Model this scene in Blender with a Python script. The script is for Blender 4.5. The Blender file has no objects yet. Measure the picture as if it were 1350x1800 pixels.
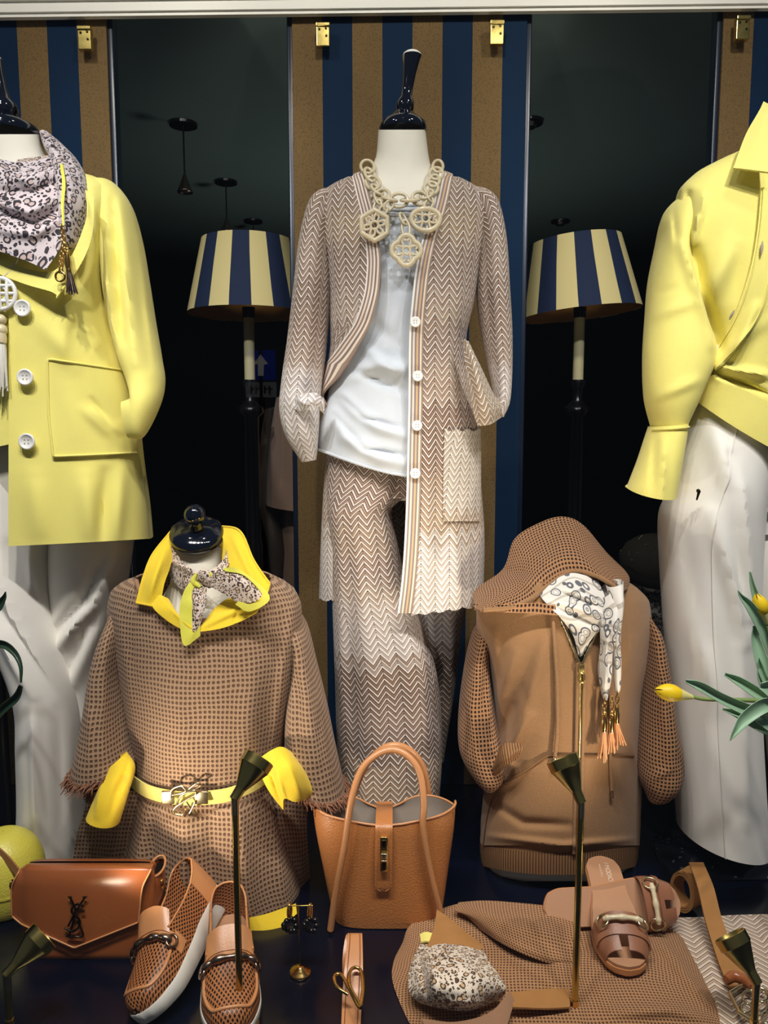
import bpy, math, random
import numpy as np
from mathutils import Vector, Matrix

random.seed(4)
RNG = np.random.RandomState(7)
PI = math.pi
SC = bpy.context.scene
COL = SC.collection

# ------------------------------------------------------------------ camera
F, CX, CY, PITCH = 1350.0, 675.0, 900.0, math.radians(6.4)
CP, SP = math.cos(PITCH), math.sin(PITCH)
cam_d = bpy.data.cameras.new('camera')
cam_d.sensor_fit = 'VERTICAL'
cam_d.sensor_height = 36.0
cam_d.lens = 36.0 * F / 1800.0
cam_d.clip_start = 0.02
cam = bpy.data.objects.new('camera', cam_d)
COL.objects.link(cam)
cam.location = (0, 0, 0)
cam.rotation_euler = (PI / 2 - PITCH, 0, 0)
SC.camera = cam

# ------------------------------------------------------------------ world, light, exposure
SC.view_settings.view_transform = 'Standard'
SC.view_settings.look = 'None'
SC.view_settings.exposure = 0.18
SC.view_settings.gamma = 1.0
SC.view_settings.use_curve_mapping = False
SC.cycles.transparent_max_bounces = 16
SC.cycles.max_bounces = 8
SC.cycles.sample_clamp_indirect = 4.0
wd = bpy.data.worlds.new('night')
SC.world = wd
wd.use_nodes = True
wd.node_tree.nodes['Background'].inputs[0].default_value = (0.55, 0.65, 0.8, 1)
wd.node_tree.nodes['Background'].inputs[1].default_value = 0.08


def spot(name, loc, target, watts, color=(1, .95, .88), angle=60, blend=.6, radius=.03, parent=None):
    d = bpy.data.lights.new(name, 'SPOT')
    d.energy = watts
    d.color = color
    d.spot_size = math.radians(angle)
    d.spot_blend = blend
    d.shadow_soft_size = radius
    o = bpy.data.objects.new(name, d)
    COL.objects.link(o)
    v = Vector(target) - Vector(loc)
    o.rotation_euler = v.to_track_quat('-Z', 'Y').to_euler()
    if parent:
        o.parent = parent
        o.location = Vector(loc) - parent.location
    else:
        o.location = loc
    return o


COOL, WARM = (.96, .97, 1.0), (1.0, .80, .55)
# ceiling spots of the display window, above the frame
for _x, _tx, _w in ((-.70, -.66, 41), (.02, .02, 16), (.70, .74, 41)):
    spot('window_spot', (_x, .56, 1.16), (_tx, 1.62, .0), _w, COOL, 78, .8, .03)
for _x, _tx, _w in ((-.42, -.46, 38), (.46, .52, 35)):
    spot('window_spot', (_x, .54, 1.16), (_tx, 1.50, -.50), _w, (1, .95, .88), 62, .8, .03)
for _x, _tx in ((-.20, -.30), (.24, .42)):  # extra unseen spots, added to lift the low goods on the deck
    spot('window_spot', (_x, .54, 1.16), (_tx, 1.20, -.93), 34, (1, .92, .82), 66, .8, .03)
# added fill without fixtures: wash on the striped panels and fascia
for _x in (-.75, 0, .75):
    spot('panel_fill', (_x, 1.0, 1.34), (_x, 1.95, .88), 17, (1, .95, .86), 110, 1, .05)
for _x in (-.55, .55):
    spot('shade_fill', (_x * .6, .95, 1.30), (_x, 2.42, .30), 6.5, (1, .94, .84), 34, .6, .03)  # unseen spots in the window, added to brighten the lampshades
spot('ceiling_fill', (0, 4.2, -.6), (0, 4.6, 1.4), 20, (.9, 1, .95), 150, 1, .2)  # added upward fill that makes the shop ceiling glow


# ------------------------------------------------------------------ picture <-> place helpers
def at(px, py, Y):
    """world point at depth Y seen at picture position px,py (arrays allowed)"""
    px, py, Y = np.broadcast_arrays(np.asarray(px, float), np.asarray(py, float), np.asarray(Y, float))
    dx = (px - CX) / F
    dv = -(py - CY) / F
    k = Y / (CP + dv * SP)
    return np.stack([dx * k, Y, (-SP + dv * CP) * k], -1)


def proj(P):
    P = np.asarray(P, float)
    d = P[..., 1] * CP - P[..., 2] * SP
    u = P[..., 1] * SP + P[..., 2] * CP
    return CX + F * P[..., 0] / d, CY - F * u / d


DECK = -0.93


def gd(px, py, h=0.0):
    """point h above the deck seen at px,py"""
    px, py, h = np.broadcast_arrays(np.asarray(px, float), np.asarray(py, float), np.asarray(h, float))
    dx = (px - CX) / F
    dv = -(py - CY) / F
    k = (DECK + h) / (-SP + dv * CP)
    return np.stack([dx * k, (CP + dv * SP) * k, DECK + h], -1)


def mpp(py, Y):
    return Y / (CP - (py - CY) / F * SP) / F


def cr(A, n):
    """smooth (monotone-ish) resample of control rows A (k,...) to n rows"""
    A = np.asarray(A, float)
    k = len(A)
    if k == 2:
        t = np.linspace(0, 1, n).reshape((-1,) + (1,) * (A.ndim - 1))
        return A[0] * (1 - t) + A[1] * t
    x = np.linspace(0, k - 1, n)
    i = np.minimum(x.astype(int), k - 2)
    t = (x - i).reshape((-1,) + (1,) * (A.ndim - 1))
    m = np.empty_like(A)
    m[1:-1] = (A[2:] - A[:-2]) / 2
    m[0] = A[1] - A[0]
    m[-1] = A[-1] - A[-2]
    a, b = A[i], A[i + 1]
    return (2 * t**3 - 3 * t**2 + 1) * a + (t**3 - 2 * t**2 + t) * m[i] + (-2 * t**3 + 3 * t**2) * b + (t**3 - t**2) * m[i + 1]


class Curve1:
    """monotone cubic through (x, y...) knots"""
    def __init__(s, x, y):
        s.x = np.asarray(x, float)
        s.y = np.asarray(y, float)
        h = np.diff(s.x)
        d = np.diff(s.y) / h
        m = np.zeros(len(s.x))
        m[0], m[-1] = d[0], d[-1]
        for i in range(1, len(s.x) - 1):
            m[i] = 0 if d[i - 1] * d[i] <= 0 else 2 * d[i - 1] * d[i] / (d[i - 1] + d[i])
        s.m = m

    def __call__(s, q):
        q = np.asarray(q, float)
        qc = np.clip(q, s.x[0], s.x[-1])
        i = np.clip(np.searchsorted(s.x, qc, 'right') - 1, 0, len(s.x) - 2)
        h = s.x[i + 1] - s.x[i]
        t = (qc - s.x[i]) / h
        return ((2 * t**3 - 3 * t**2 + 1) * s.y[i] + (t**3 - 2 * t**2 + t) * h * s.m[i]
                + (-2 * t**3 + 3 * t**2) * s.y[i + 1] + (t**3 - t**2) * h * s.m[i + 1])


def foldfield(px, py, folds):
    """height (m) of cloth folds; each fold: ([(x,y),...], width, amount)"""
    out = np.zeros(np.shape(px))
    for pts, w, a in folds:
        best = np.full(np.shape(px), 1e9)
        par = np.zeros(np.shape(px))
        L = [math.hypot(pts[i + 1][0] - pts[i][0], pts[i + 1][1] - pts[i][1]) for i in range(len(pts) - 1)]
        tot, acc = sum(L), 0
        for i in range(len(pts) - 1):
            x0, y0 = pts[i]
            x1, y1 = pts[i + 1]
            t = np.clip(((px - x0) * (x1 - x0) + (py - y0) * (y1 - y0)) / (L[i]**2 + 1e-9), 0, 1)
            d = np.hypot(px - x0 - t * (x1 - x0), py - y0 - t * (y1 - y0))
            u = (acc + t * L[i]) / tot
            par = np.where(d < best, u, par)
            best = np.minimum(best, d)
            acc += L[i]
        out += a * np.exp(-(best / w)**2) * np.sin(PI * np.clip(par * .86 + .07, 0, 1))**.6
    return out


def wrinkle(px, py, amp, scale, seed=1):
    r = np.random.RandomState(seed)
    o = np.zeros(np.shape(px))
    for k in range(9):
        a = r.uniform(0, 2 * PI)
        f = (0.6 + 1.3 * r.rand()) / scale
        o += np.sin((px * math.cos(a) + py * math.sin(a)) * f + r.uniform(0, 6)) * np.sin((py * math.cos(a * 1.7)) * f * .6 + k)
    return o * amp / 3


# ------------------------------------------------------------------ mesh builders
class MB:
    def __init__(s):
        s.v, s.f, s.uv, s.mi, s.n = [], [], [], [], 0

    def add(s, V, Fc, UV=None, mat=0):
        V = np.asarray(V, float).reshape(-1, 3)
        UV = np.zeros((len(V), 2)) if UV is None else np.asarray(UV, float).reshape(-1, 2)
        s.v.append(V)
        s.uv.append(UV)
        n = s.n
        s.f += [tuple(i + n for i in f) for f in Fc]
        s.mi += [mat] * len(Fc)
        s.n += len(V)
        return s

    def grid(s, P, U=None, mat=0, wrap=False):
        n, m = P.shape[:2]
        idx = np.arange(n * m).reshape(n, m)
        if wrap:
            idx = np.concatenate([idx, idx[:, :1]], 1)
        q = np.stack([idx[:-1, :-1], idx[:-1, 1:], idx[1:, 1:], idx[1:, :-1]], -1).reshape(-1, 4)
        return s.add(P, q.tolist(), U, mat)

    def box(s, c, size, mat=0, rot=None):
        x, y, z = [v / 2 for v in size]
        V = np.array([(i, j, k) for i in (-x, x) for j in (-y, y) for k in (-z, z)])
        if rot is not None:
            V = V @ np.array(rot.to_3x3()).T
        return s.add(V + np.array(c), [(0, 1, 3, 2), (4, 6, 7, 5), (0, 4, 5, 1), (2, 3, 7, 6), (0, 2, 6, 4), (1, 5, 7, 3)], None, mat)

    def lathe(s, prof, seg=32, mat=0, cap=True, c=(0, 0, 0), M=None):
        """prof: (r, z) or (r, z, dx) rows"""
        th = np.linspace(0, 2 * PI, seg + 1)
        P = np.array([[(p[0] * math.sin(t) + (p[2] if len(p) > 2 else 0), -p[0] * math.cos(t), p[1]) for t in th] for p in prof])
        U = np.stack(np.meshgrid(th / (2 * PI), [p[1] for p in prof]), -1)
        if M is not None:
            P = P @ np.array(M.to_3x3()).T
        P = P + np.array(c)
        s.grid(P, U, mat)
        if cap:
            for r in (0, -1):
                s.add(P[r, :-1], [tuple(range(seg))], None, mat)
        return s

    def tube(s, pts, r, seg=8, mat=0, closed=False, cap=True, n=None, flat=None):
        pts = np.asarray(pts, float)
        if n:
            if closed:
                pts = cr(np.concatenate([pts[-2:], pts, pts[:3]]), (len(pts) + 4) * 8 + 1)[16:-16 - 0][: len(pts) * 8 + 1]
                pts = pts[:-1]
            else:
                pts = cr(pts, n)
        N = len(pts)
        rr = np.full(N, r) if np.isscalar(r) else np.interp(np.linspace(0, 1, N), np.linspace(0, 1, len(r)), r)
        if closed:
            T = np.roll(pts, -1, 0) - np.roll(pts, 1, 0)
        else:
            T = np.gradient(pts, axis=0)
        T /= np.linalg.norm(T, axis=1)[:, None] + 1e-12
        up = np.array([0, 0, 1.]) if abs(T[0][2]) < .9 else np.array([0, 1., 0])
        a = np.cross(T[0], up)
        a /= np.linalg.norm(a)
        R = []
        for i in range(N):
            a = a - T[i] * (a @ T[i])
            a /= np.linalg.norm(a) + 1e-12
            R.append(a)
        R = np.array(R)
        B = np.cross(T, R)
        th = np.linspace(0, 2 * PI, seg, endpoint=False)
        fl = 1.0 if flat is None else flat
        P = pts[:, None] + rr[:, None, None] * (R[:, None] * np.cos(th)[None, :, None] + fl * B[:, None] * np.sin(th)[None, :, None])
        L = np.concatenate([[0], np.cumsum(np.linalg.norm(np.diff(pts, axis=0), axis=1))])
        U = np.stack([np.broadcast_to(th / (2 * PI) * 2 * PI * rr.mean(), (N, seg)), np.broadcast_to(L[:, None], (N, seg))], -1)
        if closed:
            P = np.concatenate([P, P[:1]])
            U = np.concatenate([U, U[-1:]])
        s.grid(P, U, mat, wrap=True)
        if cap and not closed:
            s.add(P[0], [tuple(range(seg))], None, mat)
            s.add(P[-1], [tuple(range(seg - 1, -1, -1))], None, mat)
        return s

    def ring(s, c, a, b, r, ax=(1, 0, 0), ay=(0, 0, 1), n=20, seg=8, mat=0):
        t = np.linspace(0, 2 * PI, n, endpoint=False)
        c, ax, ay = np.array(c), np.array(ax, float), np.array(ay, float)
        ax = ax / np.linalg.norm(ax)
        ay = ay - ax * (ay @ ax)
        ay = ay / np.linalg.norm(ay)
        return s.tube(c + a * np.cos(t)[:, None] * ax + b * np.sin(t)[:, None] * ay, r, seg, mat, True)

    def ball(s, c, r, seg=16, mat=0, sc=(1, 1, 1), M=None):
        ph = np.linspace(0.001, PI - .001, seg // 2 + 1)
        th = np.linspace(0, 2 * PI, seg, endpoint=False)
        P = np.stack([np.sin(ph)[:, None] * np.cos(th) * sc[0], np.sin(ph)[:, None] * np.sin(th) * sc[1], np.cos(ph)[:, None] * np.ones(seg) * sc[2]], -1) * r
        if M is not None:
            P = P @ np.array(M.to_3x3()).T
        return s.grid(P + np.array(c), None, mat, wrap=True)

    def prism(s, pts, depth, o, ax=(1, 0, 0), ay=(0, 0, 1), mat=0):
        """flat outline (u,v) with depth, front face towards -ax x ay side"""
        o, ax, ay = np.array(o, float), np.array(ax, float), np.array(ay, float)
        ax = ax / np.linalg.norm(ax)
        ay = ay - ax * (ay @ ax)
        ay = ay / np.linalg.norm(ay)
        nz = np.cross(ax, ay)
        q = np.array(pts, float)
        n = len(q)
        A = o + q[:, :1] * ax + q[:, 1:] * ay + nz * depth / 2
        B = A - nz * depth
        uv = np.concatenate([q, q])
        return s.add(np.concatenate([A, B]), [tuple(range(n)), tuple(range(2 * n - 1, n - 1, -1))] + [(i, n + i, n + (i + 1) % n, (i + 1) % n) for i in range(n)], uv, mat)

    def build(s, name, mats, parent=None, thick=0, sub=0, smooth=True, bevel=0, off=1.0, stuff=False, label=None, split=0):
        me = bpy.data.meshes.new(name)
        V = np.concatenate(s.v)
        if parent is not None:
            p = parent
            base = np.zeros(3)
            while p is not None:
                base += np.array(p.location)
                p = p.parent
            V = V - base
        me.from_pydata(V.tolist(), [], s.f)
        uv = me.uv_layers.new(name='UVMap')
        li = np.empty(len(me.loops), int)
        me.loops.foreach_get('vertex_index', li)
        uv.data.foreach_set('uv', np.concatenate(s.uv)[li].ravel())
        mats = mats if isinstance(mats, (list, tuple)) else [mats]
        for m in mats:
            me.materials.append(m)
        me.polygons.foreach_set('material_index', s.mi)
        me.polygons.foreach_set('use_smooth', [smooth] * len(s.f))
        me.update()
        o = bpy.data.objects.new(name, me)
        COL.objects.link(o)
        if parent is not None:
            o.parent = parent
        if thick:
            md = o.modifiers.new('thick', 'SOLIDIFY')
            md.thickness = thick
            md.offset = off
            md = o.modifiers.new('crisp_edges', 'EDGE_SPLIT')
            md.split_angle = math.radians(60)
        if split:
            md = o.modifiers.new('crisp_edges', 'EDGE_SPLIT')
            md.split_angle = math.radians(split)
        if bevel:
            md = o.modifiers.new('bevel', 'BEVEL')
            md.width = bevel
            md.segments = 3
            md.limit_method = 'ANGLE'
            md.angle_limit = math.radians(40)
        if sub:
            md = o.modifiers.new('sub', 'SUBSURF')
            md.levels = md.render_levels = sub
        if stuff:
            o['kind'] = 'stuff'
        if label:
            o['label'] = label
        return o


def tag(o, label, cat, group=None):
    o['label'] = label
    o['category'] = cat
    if group:
        o['group'] = group
    return o


def thing(name, label, cat, loc, group=None):
    o = bpy.data.objects.new(name, None)
    COL.objects.link(o)
    o.empty_display_size = .05
    o.location = [float(v) for v in loc]
    return tag(o, label, cat, group)


def struct(o):
    o['kind'] = 'structure'
    return o


def arcs(P):
    """metric uv of a grid: u along a row from its middle, v down the columns"""
    du = np.linalg.norm(np.diff(P, axis=1), axis=2)
    u = np.concatenate([np.zeros((len(P), 1)), np.cumsum(du, 1)], 1)
    u = u - u[:, P.shape[1] // 2:P.shape[1] // 2 + 1]
    dv = np.linalg.norm(np.diff(P, axis=0), axis=2).mean(1)
    v = np.concatenate([[0], np.cumsum(dv)])
    return np.stack([u, np.broadcast_to(-v[:, None], u.shape)], -1)


class Body:
    """an upright rounded form: rows (py, x_left, x_right, half depth)"""
    def __init__(s, rows, Yc, n=2.2, folds=(), wr=(0, 60, 1), tilt=0.0):
        r = np.array(rows, float)
        s.L, s.R, s.B = Curve1(r[:, 0], r[:, 1]), Curve1(r[:, 0], r[:, 2]), Curve1(r[:, 0], r[:, 3])
        s.Yc, s.n, s.folds, s.wr, s.tilt = Yc, n, folds, wr, tilt
        s.p0, s.p1 = r[0, 0], r[-1, 0]

    def yc(s, py):
        return s.Yc + s.tilt * (np.asarray(py) - s.p0)

    def theta(s, px, py):
        xc, a = (s.L(py) + s.R(py)) / 2, (s.R(py) - s.L(py)) / 2
        q = np.clip((px - xc) / a, -1, 1)
        return np.arcsin(np.sign(q) * np.abs(q)**(s.n / 2))

    def pt(s, th, py, off=0.0, folds=()):
        xc, a, b = (s.L(py) + s.R(py)) / 2, (s.R(py) - s.L(py)) / 2, s.B(py)
        m = mpp(py, s.Yc)
        sn, cs = np.sin(th), np.cos(th)
        e = 2 / s.n
        px = xc + (a + off / m * .6) * np.sign(sn) * np.abs(sn)**e
        d = np.sign(cs) * np.abs(cs)**e * (b + off)
        w = np.clip(cs, 0, 1)**.5
        d = d + w * (foldfield(px, py, list(s.folds) + list(folds)) + wrinkle(px, py, *s.wr))
        yc = s.yc(py)
        fr = at(px, py, yc - d)
        bk = at(px, py, yc)
        bk[..., 1] = yc - d
        return np.where((cs >= 0)[..., None], fr, bk)

    def surf(s, px, py, off=0.0):
        return s.pt(s.theta(np.asarray(px, float), np.asarray(py, float)), np.asarray(py, float), off)

    def panel(s, rows, nr, nc, off=0.0, folds=(), warp=None, vz=True, uref=None, keep_px=False):
        """rows: (py, xa, xb); xa/xb None = round to the back"""
        py = np.array([r[0] for r in rows], float)
        q = np.linspace(py[0], py[-1], nr)

        def edge(k, full):
            if any(r[k] is None for r in rows):
                return np.full(nr, full)
            return s.theta(Curve1(py, [r[k] for r in rows])(q), q)
        ta, tb = edge(1, -PI), edge(2, PI)
        t = np.linspace(0, 1, nc)
        th = ta[:, None] * (1 - t) + tb[:, None] * t
        PY = np.broadcast_to(q[:, None], th.shape).copy()
        if warp:
            xc, a = (s.L(PY) + s.R(PY)) / 2, (s.R(PY) - s.L(PY)) / 2
            PX = xc + a * np.sin(th)
            PY = warp(PX, PY, np.linspace(0, 1, nr)[:, None])
        if keep_px:
            xc, a = (s.L(q) + s.R(q)) / 2, (s.R(q) - s.L(q)) / 2
            PX = xc[:, None] + a[:, None] * np.sign(np.sin(th)) * np.abs(np.sin(th))**(2 / s.n)
            th = s.theta(PX, PY)
        P = s.pt(th, PY, off, folds)
        U = arcs(P)
        if uref is not None or (ta.min() < 0 < tb.max()):
            tr = np.zeros(nr) if uref is None else s.theta(np.full(nr, uref), q)
            U[..., 0] -= np.array([np.interp(tr[i], th[i], U[i, :, 0]) for i in range(nr)])[:, None]
        if vz:
            U[..., 1] = P[..., 2]
        return P, U


def limb(st, nr, nc=40, folds=(), n=2.1, wr=(0, 50, 3)):
    """tube through stations (xl, yl, xr, yr, Y, half depth): the two picture edges of a sleeve or leg"""
    A = cr(np.array(st, float), nr)
    L, R = at(A[:, 0], A[:, 1], A[:, 4]), at(A[:, 2], A[:, 3], A[:, 4])
    C, S = (L + R) / 2, (R - L) / 2
    th = np.linspace(-PI, PI, nc + 1)
    e = 2 / n
    sn, cs = np.sign(np.sin(th)) * np.abs(np.sin(th))**e, np.sign(np.cos(th)) * np.abs(np.cos(th))**e
    P = C[:, None] + S[:, None] * sn[None, :, None]
    P[..., 1] -= A[:, 5][:, None] * cs[None]
    px, py = proj(P)
    w = np.clip(np.cos(th), 0, 1)**.5
    P[..., 1] -= (foldfield(px, py, folds) + wrinkle(px, py, *wr)) * w[None]
    du = np.linalg.norm(np.diff(P, axis=1), axis=2)
    u = np.concatenate([np.zeros((nr, 1)), np.cumsum(du, 1)], 1)
    u -= u[:, nc // 2:nc // 2 + 1]
    v = np.concatenate([[0], np.cumsum(np.linalg.norm(np.diff(C, axis=0), axis=1))])
    U = np.stack([u, np.broadcast_to(C[0, 2] - v[:, None], u.shape)], -1)
    return P, U


def cloth(ctrl, nr, nc, folds=(), ground=False, wr=(0, 40, 5), uv=None):
    """free cloth through control rows of (px, py, Y) - or (px, py, height) on the deck"""
    A = np.array(ctrl, float)
    A = cr(A, nr)
    A = np.swapaxes(cr(np.swapaxes(A, 0, 1), nc), 0, 1)
    px, py, d = A[..., 0], A[..., 1], A[..., 2]
    h = foldfield(px, py, folds) + wrinkle(px, py, *wr)
    P = gd(px, py, np.maximum(d + h, .0008)) if ground else at(px, py, d - h)
    U = arcs(P) if uv is None else uv(P)
    return P, U


# ------------------------------------------------------------------ materials
def lin(c):
    return tuple(((v / 255) / 12.92 if v / 255 <= .04045 else ((v / 255 + .055) / 1.055)**2.4) for v in c[:3]) + (1,)


class Mat:
    """thin wrapper that keeps node code short"""
    def __init__(s, name, rgb=(200, 200, 200), rough=.8, metal=0, spec=.4, coat=0, sheen=0):
        s.m = bpy.data.materials.new(name)
        s.m.use_nodes = True
        s.t = s.m.node_tree
        s.b = s.t.nodes['Principled BSDF']
        s.c = lin(rgb)
        s.b.inputs['Base Color'].default_value = s.c
        s.b.inputs['Roughness'].default_value = rough
        s.b.inputs['Metallic'].default_value = metal
        s.b.inputs['Specular IOR Level'].default_value = spec
        s.b.inputs['Coat Weight'].default_value = coat
        s.b.inputs['Coat Roughness'].default_value = .06
        if sheen:
            s.b.inputs['Sheen Weight'].default_value = sheen

    def new(s, k, **kw):
        n = s.t.nodes.new('ShaderNode' + k)
        for a, v in kw.items():
            setattr(n, a, v)
        return n

    def put(s, sock, v):
        if isinstance(v, bpy.types.NodeSocket):
            s.t.links.new(v, sock)
        elif v is not None:
            sock.default_value = v

    def math(s, op, a, b=None, c=None, clamp=False):
        n = s.new('Math', operation=op, use_clamp=clamp)
        for i, v in enumerate((a, b, c)):
            s.put(n.inputs[i], v)
        return n.outputs[0]

    def mix(s, f, a, b, mode='MIX'):
        n = s.new('Mix', data_type='RGBA', blend_type=mode)
        s.put(n.inputs[0], f)
        s.put(n.inputs[6], a)
        s.put(n.inputs[7], b)
        return n.outputs[2]

    def ramp(s, f, stops, const=False):
        n = s.new('ValToRGB')
        e = n.color_ramp.elements
        n.color_ramp.interpolation = 'CONSTANT' if const else 'LINEAR'
        while len(e) < len(stops):
            e.new(.5)
        for x, (p, c) in zip(e, stops):
            x.position = p
            x.color = lin(c) if len(c) == 3 else c
        s.put(n.inputs[0], f)
        return n.outputs[0]

    def uv(s):
        n = s.new('UVMap')
        x = s.new('SeparateXYZ')
        s.t.links.new(n.outputs[0], x.inputs[0])
        return n.outputs[0], x.outputs[0], x.outputs[1]

    def obj(s):
        return s.new('TexCoord').outputs['Object']

    def noise(s, vec, scale, detail=2, rough=.5):
        n = s.new('TexNoise')
        s.put(n.inputs['Vector'], vec)
        n.inputs['Scale'].default_value = scale
        n.inputs['Detail'].default_value = detail
        n.inputs['Roughness'].default_value = rough
        return n.outputs[0]

    def voro(s, vec, scale, feature='F1', rnd=1.0):
        n = s.new('TexVoronoi', feature=feature)
        s.put(n.inputs['Vector'], vec)
        n.inputs['Scale'].default_value = scale
        n.inputs['Randomness'].default_value = rnd
        return n.outputs

    def scale(s, vec, k):
        n = s.new('VectorMath', operation='MULTIPLY')
        s.put(n.inputs[0], vec)
        n.inputs[1].default_value = k
        return n.outputs[0]

    def bump(s, h, dist=.001, strength=1.0):
        n = s.new('Bump')
        n.inputs['Strength'].default_value = strength
        n.inputs['Distance'].default_value = dist
        s.put(n.inputs['Height'], h)
        s.t.links.new(n.outputs[0], s.b.inputs['Normal'])

    def col(s, v):
        s.put(s.b.inputs['Base Color'], v)
        return s


def cloth_mat(name, rgb, var=.06, weave=900, rough=.85, bump=.0003, sheen=.15, tint=None):
    m = Mat(name, rgb, rough, spec=.25, sheen=sheen)
    v, u, w = m.uv()
    wv = m.math('MULTIPLY', m.math('SINE', m.math('MULTIPLY', u, weave * 2)), m.math('SINE', m.math('MULTIPLY', w, weave * 2)))
    nz = m.noise(m.scale(v, (260, 40, 1)), 6, 3)
    dk = tuple(max(0, c * (1 - var * 2.5)) for c in rgb)
    m.col(m.mix(m.math('ADD', m.math('MULTIPLY', nz, .8), m.math('MULTIPLY', wv, .12)), m.c, lin(dk)))
    m.bump(m.math('ADD', wv, nz), bump, .6)
    return m.m


def chevron(name, z0, z1, stops, period=.034, amp=.021, h=.0138, seams=True, phase=0.0):
    """zigzag knit: thin cream and tinted stripes, tint changing in wide bands from z0 (top) down to z1"""
    m = Mat(name, (200, 180, 160), .85, spec=.2, sheen=.1)
    vec, u, v = m.uv()
    x = m.math('ADD', m.math('DIVIDE', u, period), 50.5 + phase)
    fr = m.math('FRACT', x)
    zig = m.math('MULTIPLY', m.math('ABSOLUTE', m.math('SUBTRACT', fr, .5)), 2)
    wob = m.math('MULTIPLY', m.math('SUBTRACT', m.noise(m.scale(vec, (9, 9, 1)), 1, 1), .5), .010)
    vv = m.math('ADD', m.math('ADD', v, wob), m.math('MULTIPLY', zig, amp))
    f = m.math('FRACT', m.math('ADD', m.math('DIVIDE', vv, h), 400))
    cell = m.math('FLOOR', m.math('DIVIDE', vv, h))
    band = m.math('DIVIDE', m.math('SUBTRACT', z0, vv), z0 - z1, clamp=True)
    jit = m.new('TexWhiteNoise', noise_dimensions='1D')
    m.put(jit.inputs['W'], cell)
    band2 = m.math('ADD', band, m.math('MULTIPLY', m.math('SUBTRACT', jit.outputs[0], .5), .05), clamp=True)
    tint = m.mix(1.0, m.ramp(band2, stops), lin((246, 243, 240)), 'MULTIPLY')
    dark = m.mix(1.0, tint, lin((190, 180, 173)), 'MULTIPLY')
    light = m.mix(.86, tint, lin((250, 246, 240)))
    mid = m.mix(.42, tint, lin((240, 232, 222)))
    sel = lambda a: m.math('GREATER_THAN', f, a)
    light2 = m.mix(m.math('MULTIPLY', jit.outputs[0], .3), light, tint)
    c = m.mix(sel(.25), light2, tint)
    c = m.mix(sel(.46), c, dark)
    c = m.mix(sel(.60), c, mid)
    c = m.mix(sel(.72), c, dark)
    # open-work holes along every column seam
    fine = m.noise(m.scale(vec, (700, 700, 1)), 1, 2)
    c = m.mix(m.math('MULTIPLY', fine, .2), c, lin((150, 130, 112)), 'MULTIPLY')
    if seams:
        near = m.math('LESS_THAN', m.math('ABSOLUTE', m.math('SUBTRACT', fr, .5)), .035)
        dots = m.math('GREATER_THAN', m.math('SINE', m.math('MULTIPLY', v, 1150)), -.15)
        c = m.mix(m.math('MULTIPLY', m.math('MULTIPLY', near, dots), .62), c, lin((60, 48, 40)))
    m.col(c)
    rib = m.math('SINE', m.math('MULTIPLY', f, 6 * PI))
    m.bump(m.math('ADD', m.math('MULTIPLY', rib, .5), m.math('MULTIPLY', zig, -.6)), .0016, .55)
    return m.m


def waffle(name, rgb, dark, cu, cv, hole=.5, bump=.002, diag=False):
    """knit of small square cells with dark recesses"""
    m = Mat(name, rgb, .9, spec=.15, sheen=.1)
    vec, u, v = m.uv()
    if diag:
        u, v = m.math('ADD', u, v), m.math('SUBTRACT', u, v)
    wob = m.math('MULTIPLY', m.math('SUBTRACT', m.noise(m.scale(vec, (14, 14, 1)), 1, 1), .5), cu * 1.2)
    a = m.math('POWER', m.math('ABSOLUTE', m.math('SINE', m.math('MULTIPLY', m.math('ADD', u, wob), PI / cu))), .8)
    b = m.math('POWER', m.math('ABSOLUTE', m.math('SINE', m.math('MULTIPLY', m.math('ADD', v, wob), PI / cv))), .8)
    hol = m.math('MULTIPLY', a, b)
    mr = m.new('MapRange', interpolation_type='SMOOTHSTEP')
    m.put(mr.inputs[0], hol)
    mr.inputs[1].default_value = hole
    mr.inputs[2].default_value = min(1, hole + .35)
    nz = m.noise(m.scale(vec, (500, 500, 1)), 1, 2)
    c = m.mix(mr.outputs[0], m.c, lin(dark))
    m.col(m.mix(m.math('MULTIPLY', nz, .35), c, lin((140, 120, 105)), 'MULTIPLY'))
    m.bump(m.math('SUBTRACT', 1, mr.outputs[0]), bump, .8)
    return m.m


def leopard(name, bg, ring, fill, sc=62, edge=None):
    m = Mat(name, bg, .6, spec=.3, sheen=.2)
    vec, u, v = m.uv()
    wob = m.new('TexNoise')
    m.put(wob.inputs['Vector'], vec)
    wob.inputs['Scale'].default_value = sc * 1.1
    q = m.new('VectorMath', operation='MULTIPLY_ADD')
    m.put(q.inputs[0], wob.outputs[1])
    q.inputs[1].default_value = (.50 / sc,) * 3
    m.put(q.inputs[2], vec)
    d = m.voro(q.outputs[0], sc)['Distance']
    br = m.noise(vec, sc * 1.7, 1)
    inr = m.math('MULTIPLY', m.math('GREATER_THAN', d, .27), m.math('LESS_THAN', d, .45))
    inr = m.math('MULTIPLY', inr, m.math('GREATER_THAN', br, .38))
    d2 = m.voro(q.outputs[0], sc * 2.2)['Distance']
    sp = m.math('MULTIPLY', m.math('LESS_THAN', d2, .40), m.math('GREATER_THAN', d, .54))
    c = m.mix(m.math('LESS_THAN', d, .30), m.c, lin(fill))
    c = m.mix(m.math('MAXIMUM', inr, sp), c, lin(ring))
    m.col(c)
    return m.m


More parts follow.
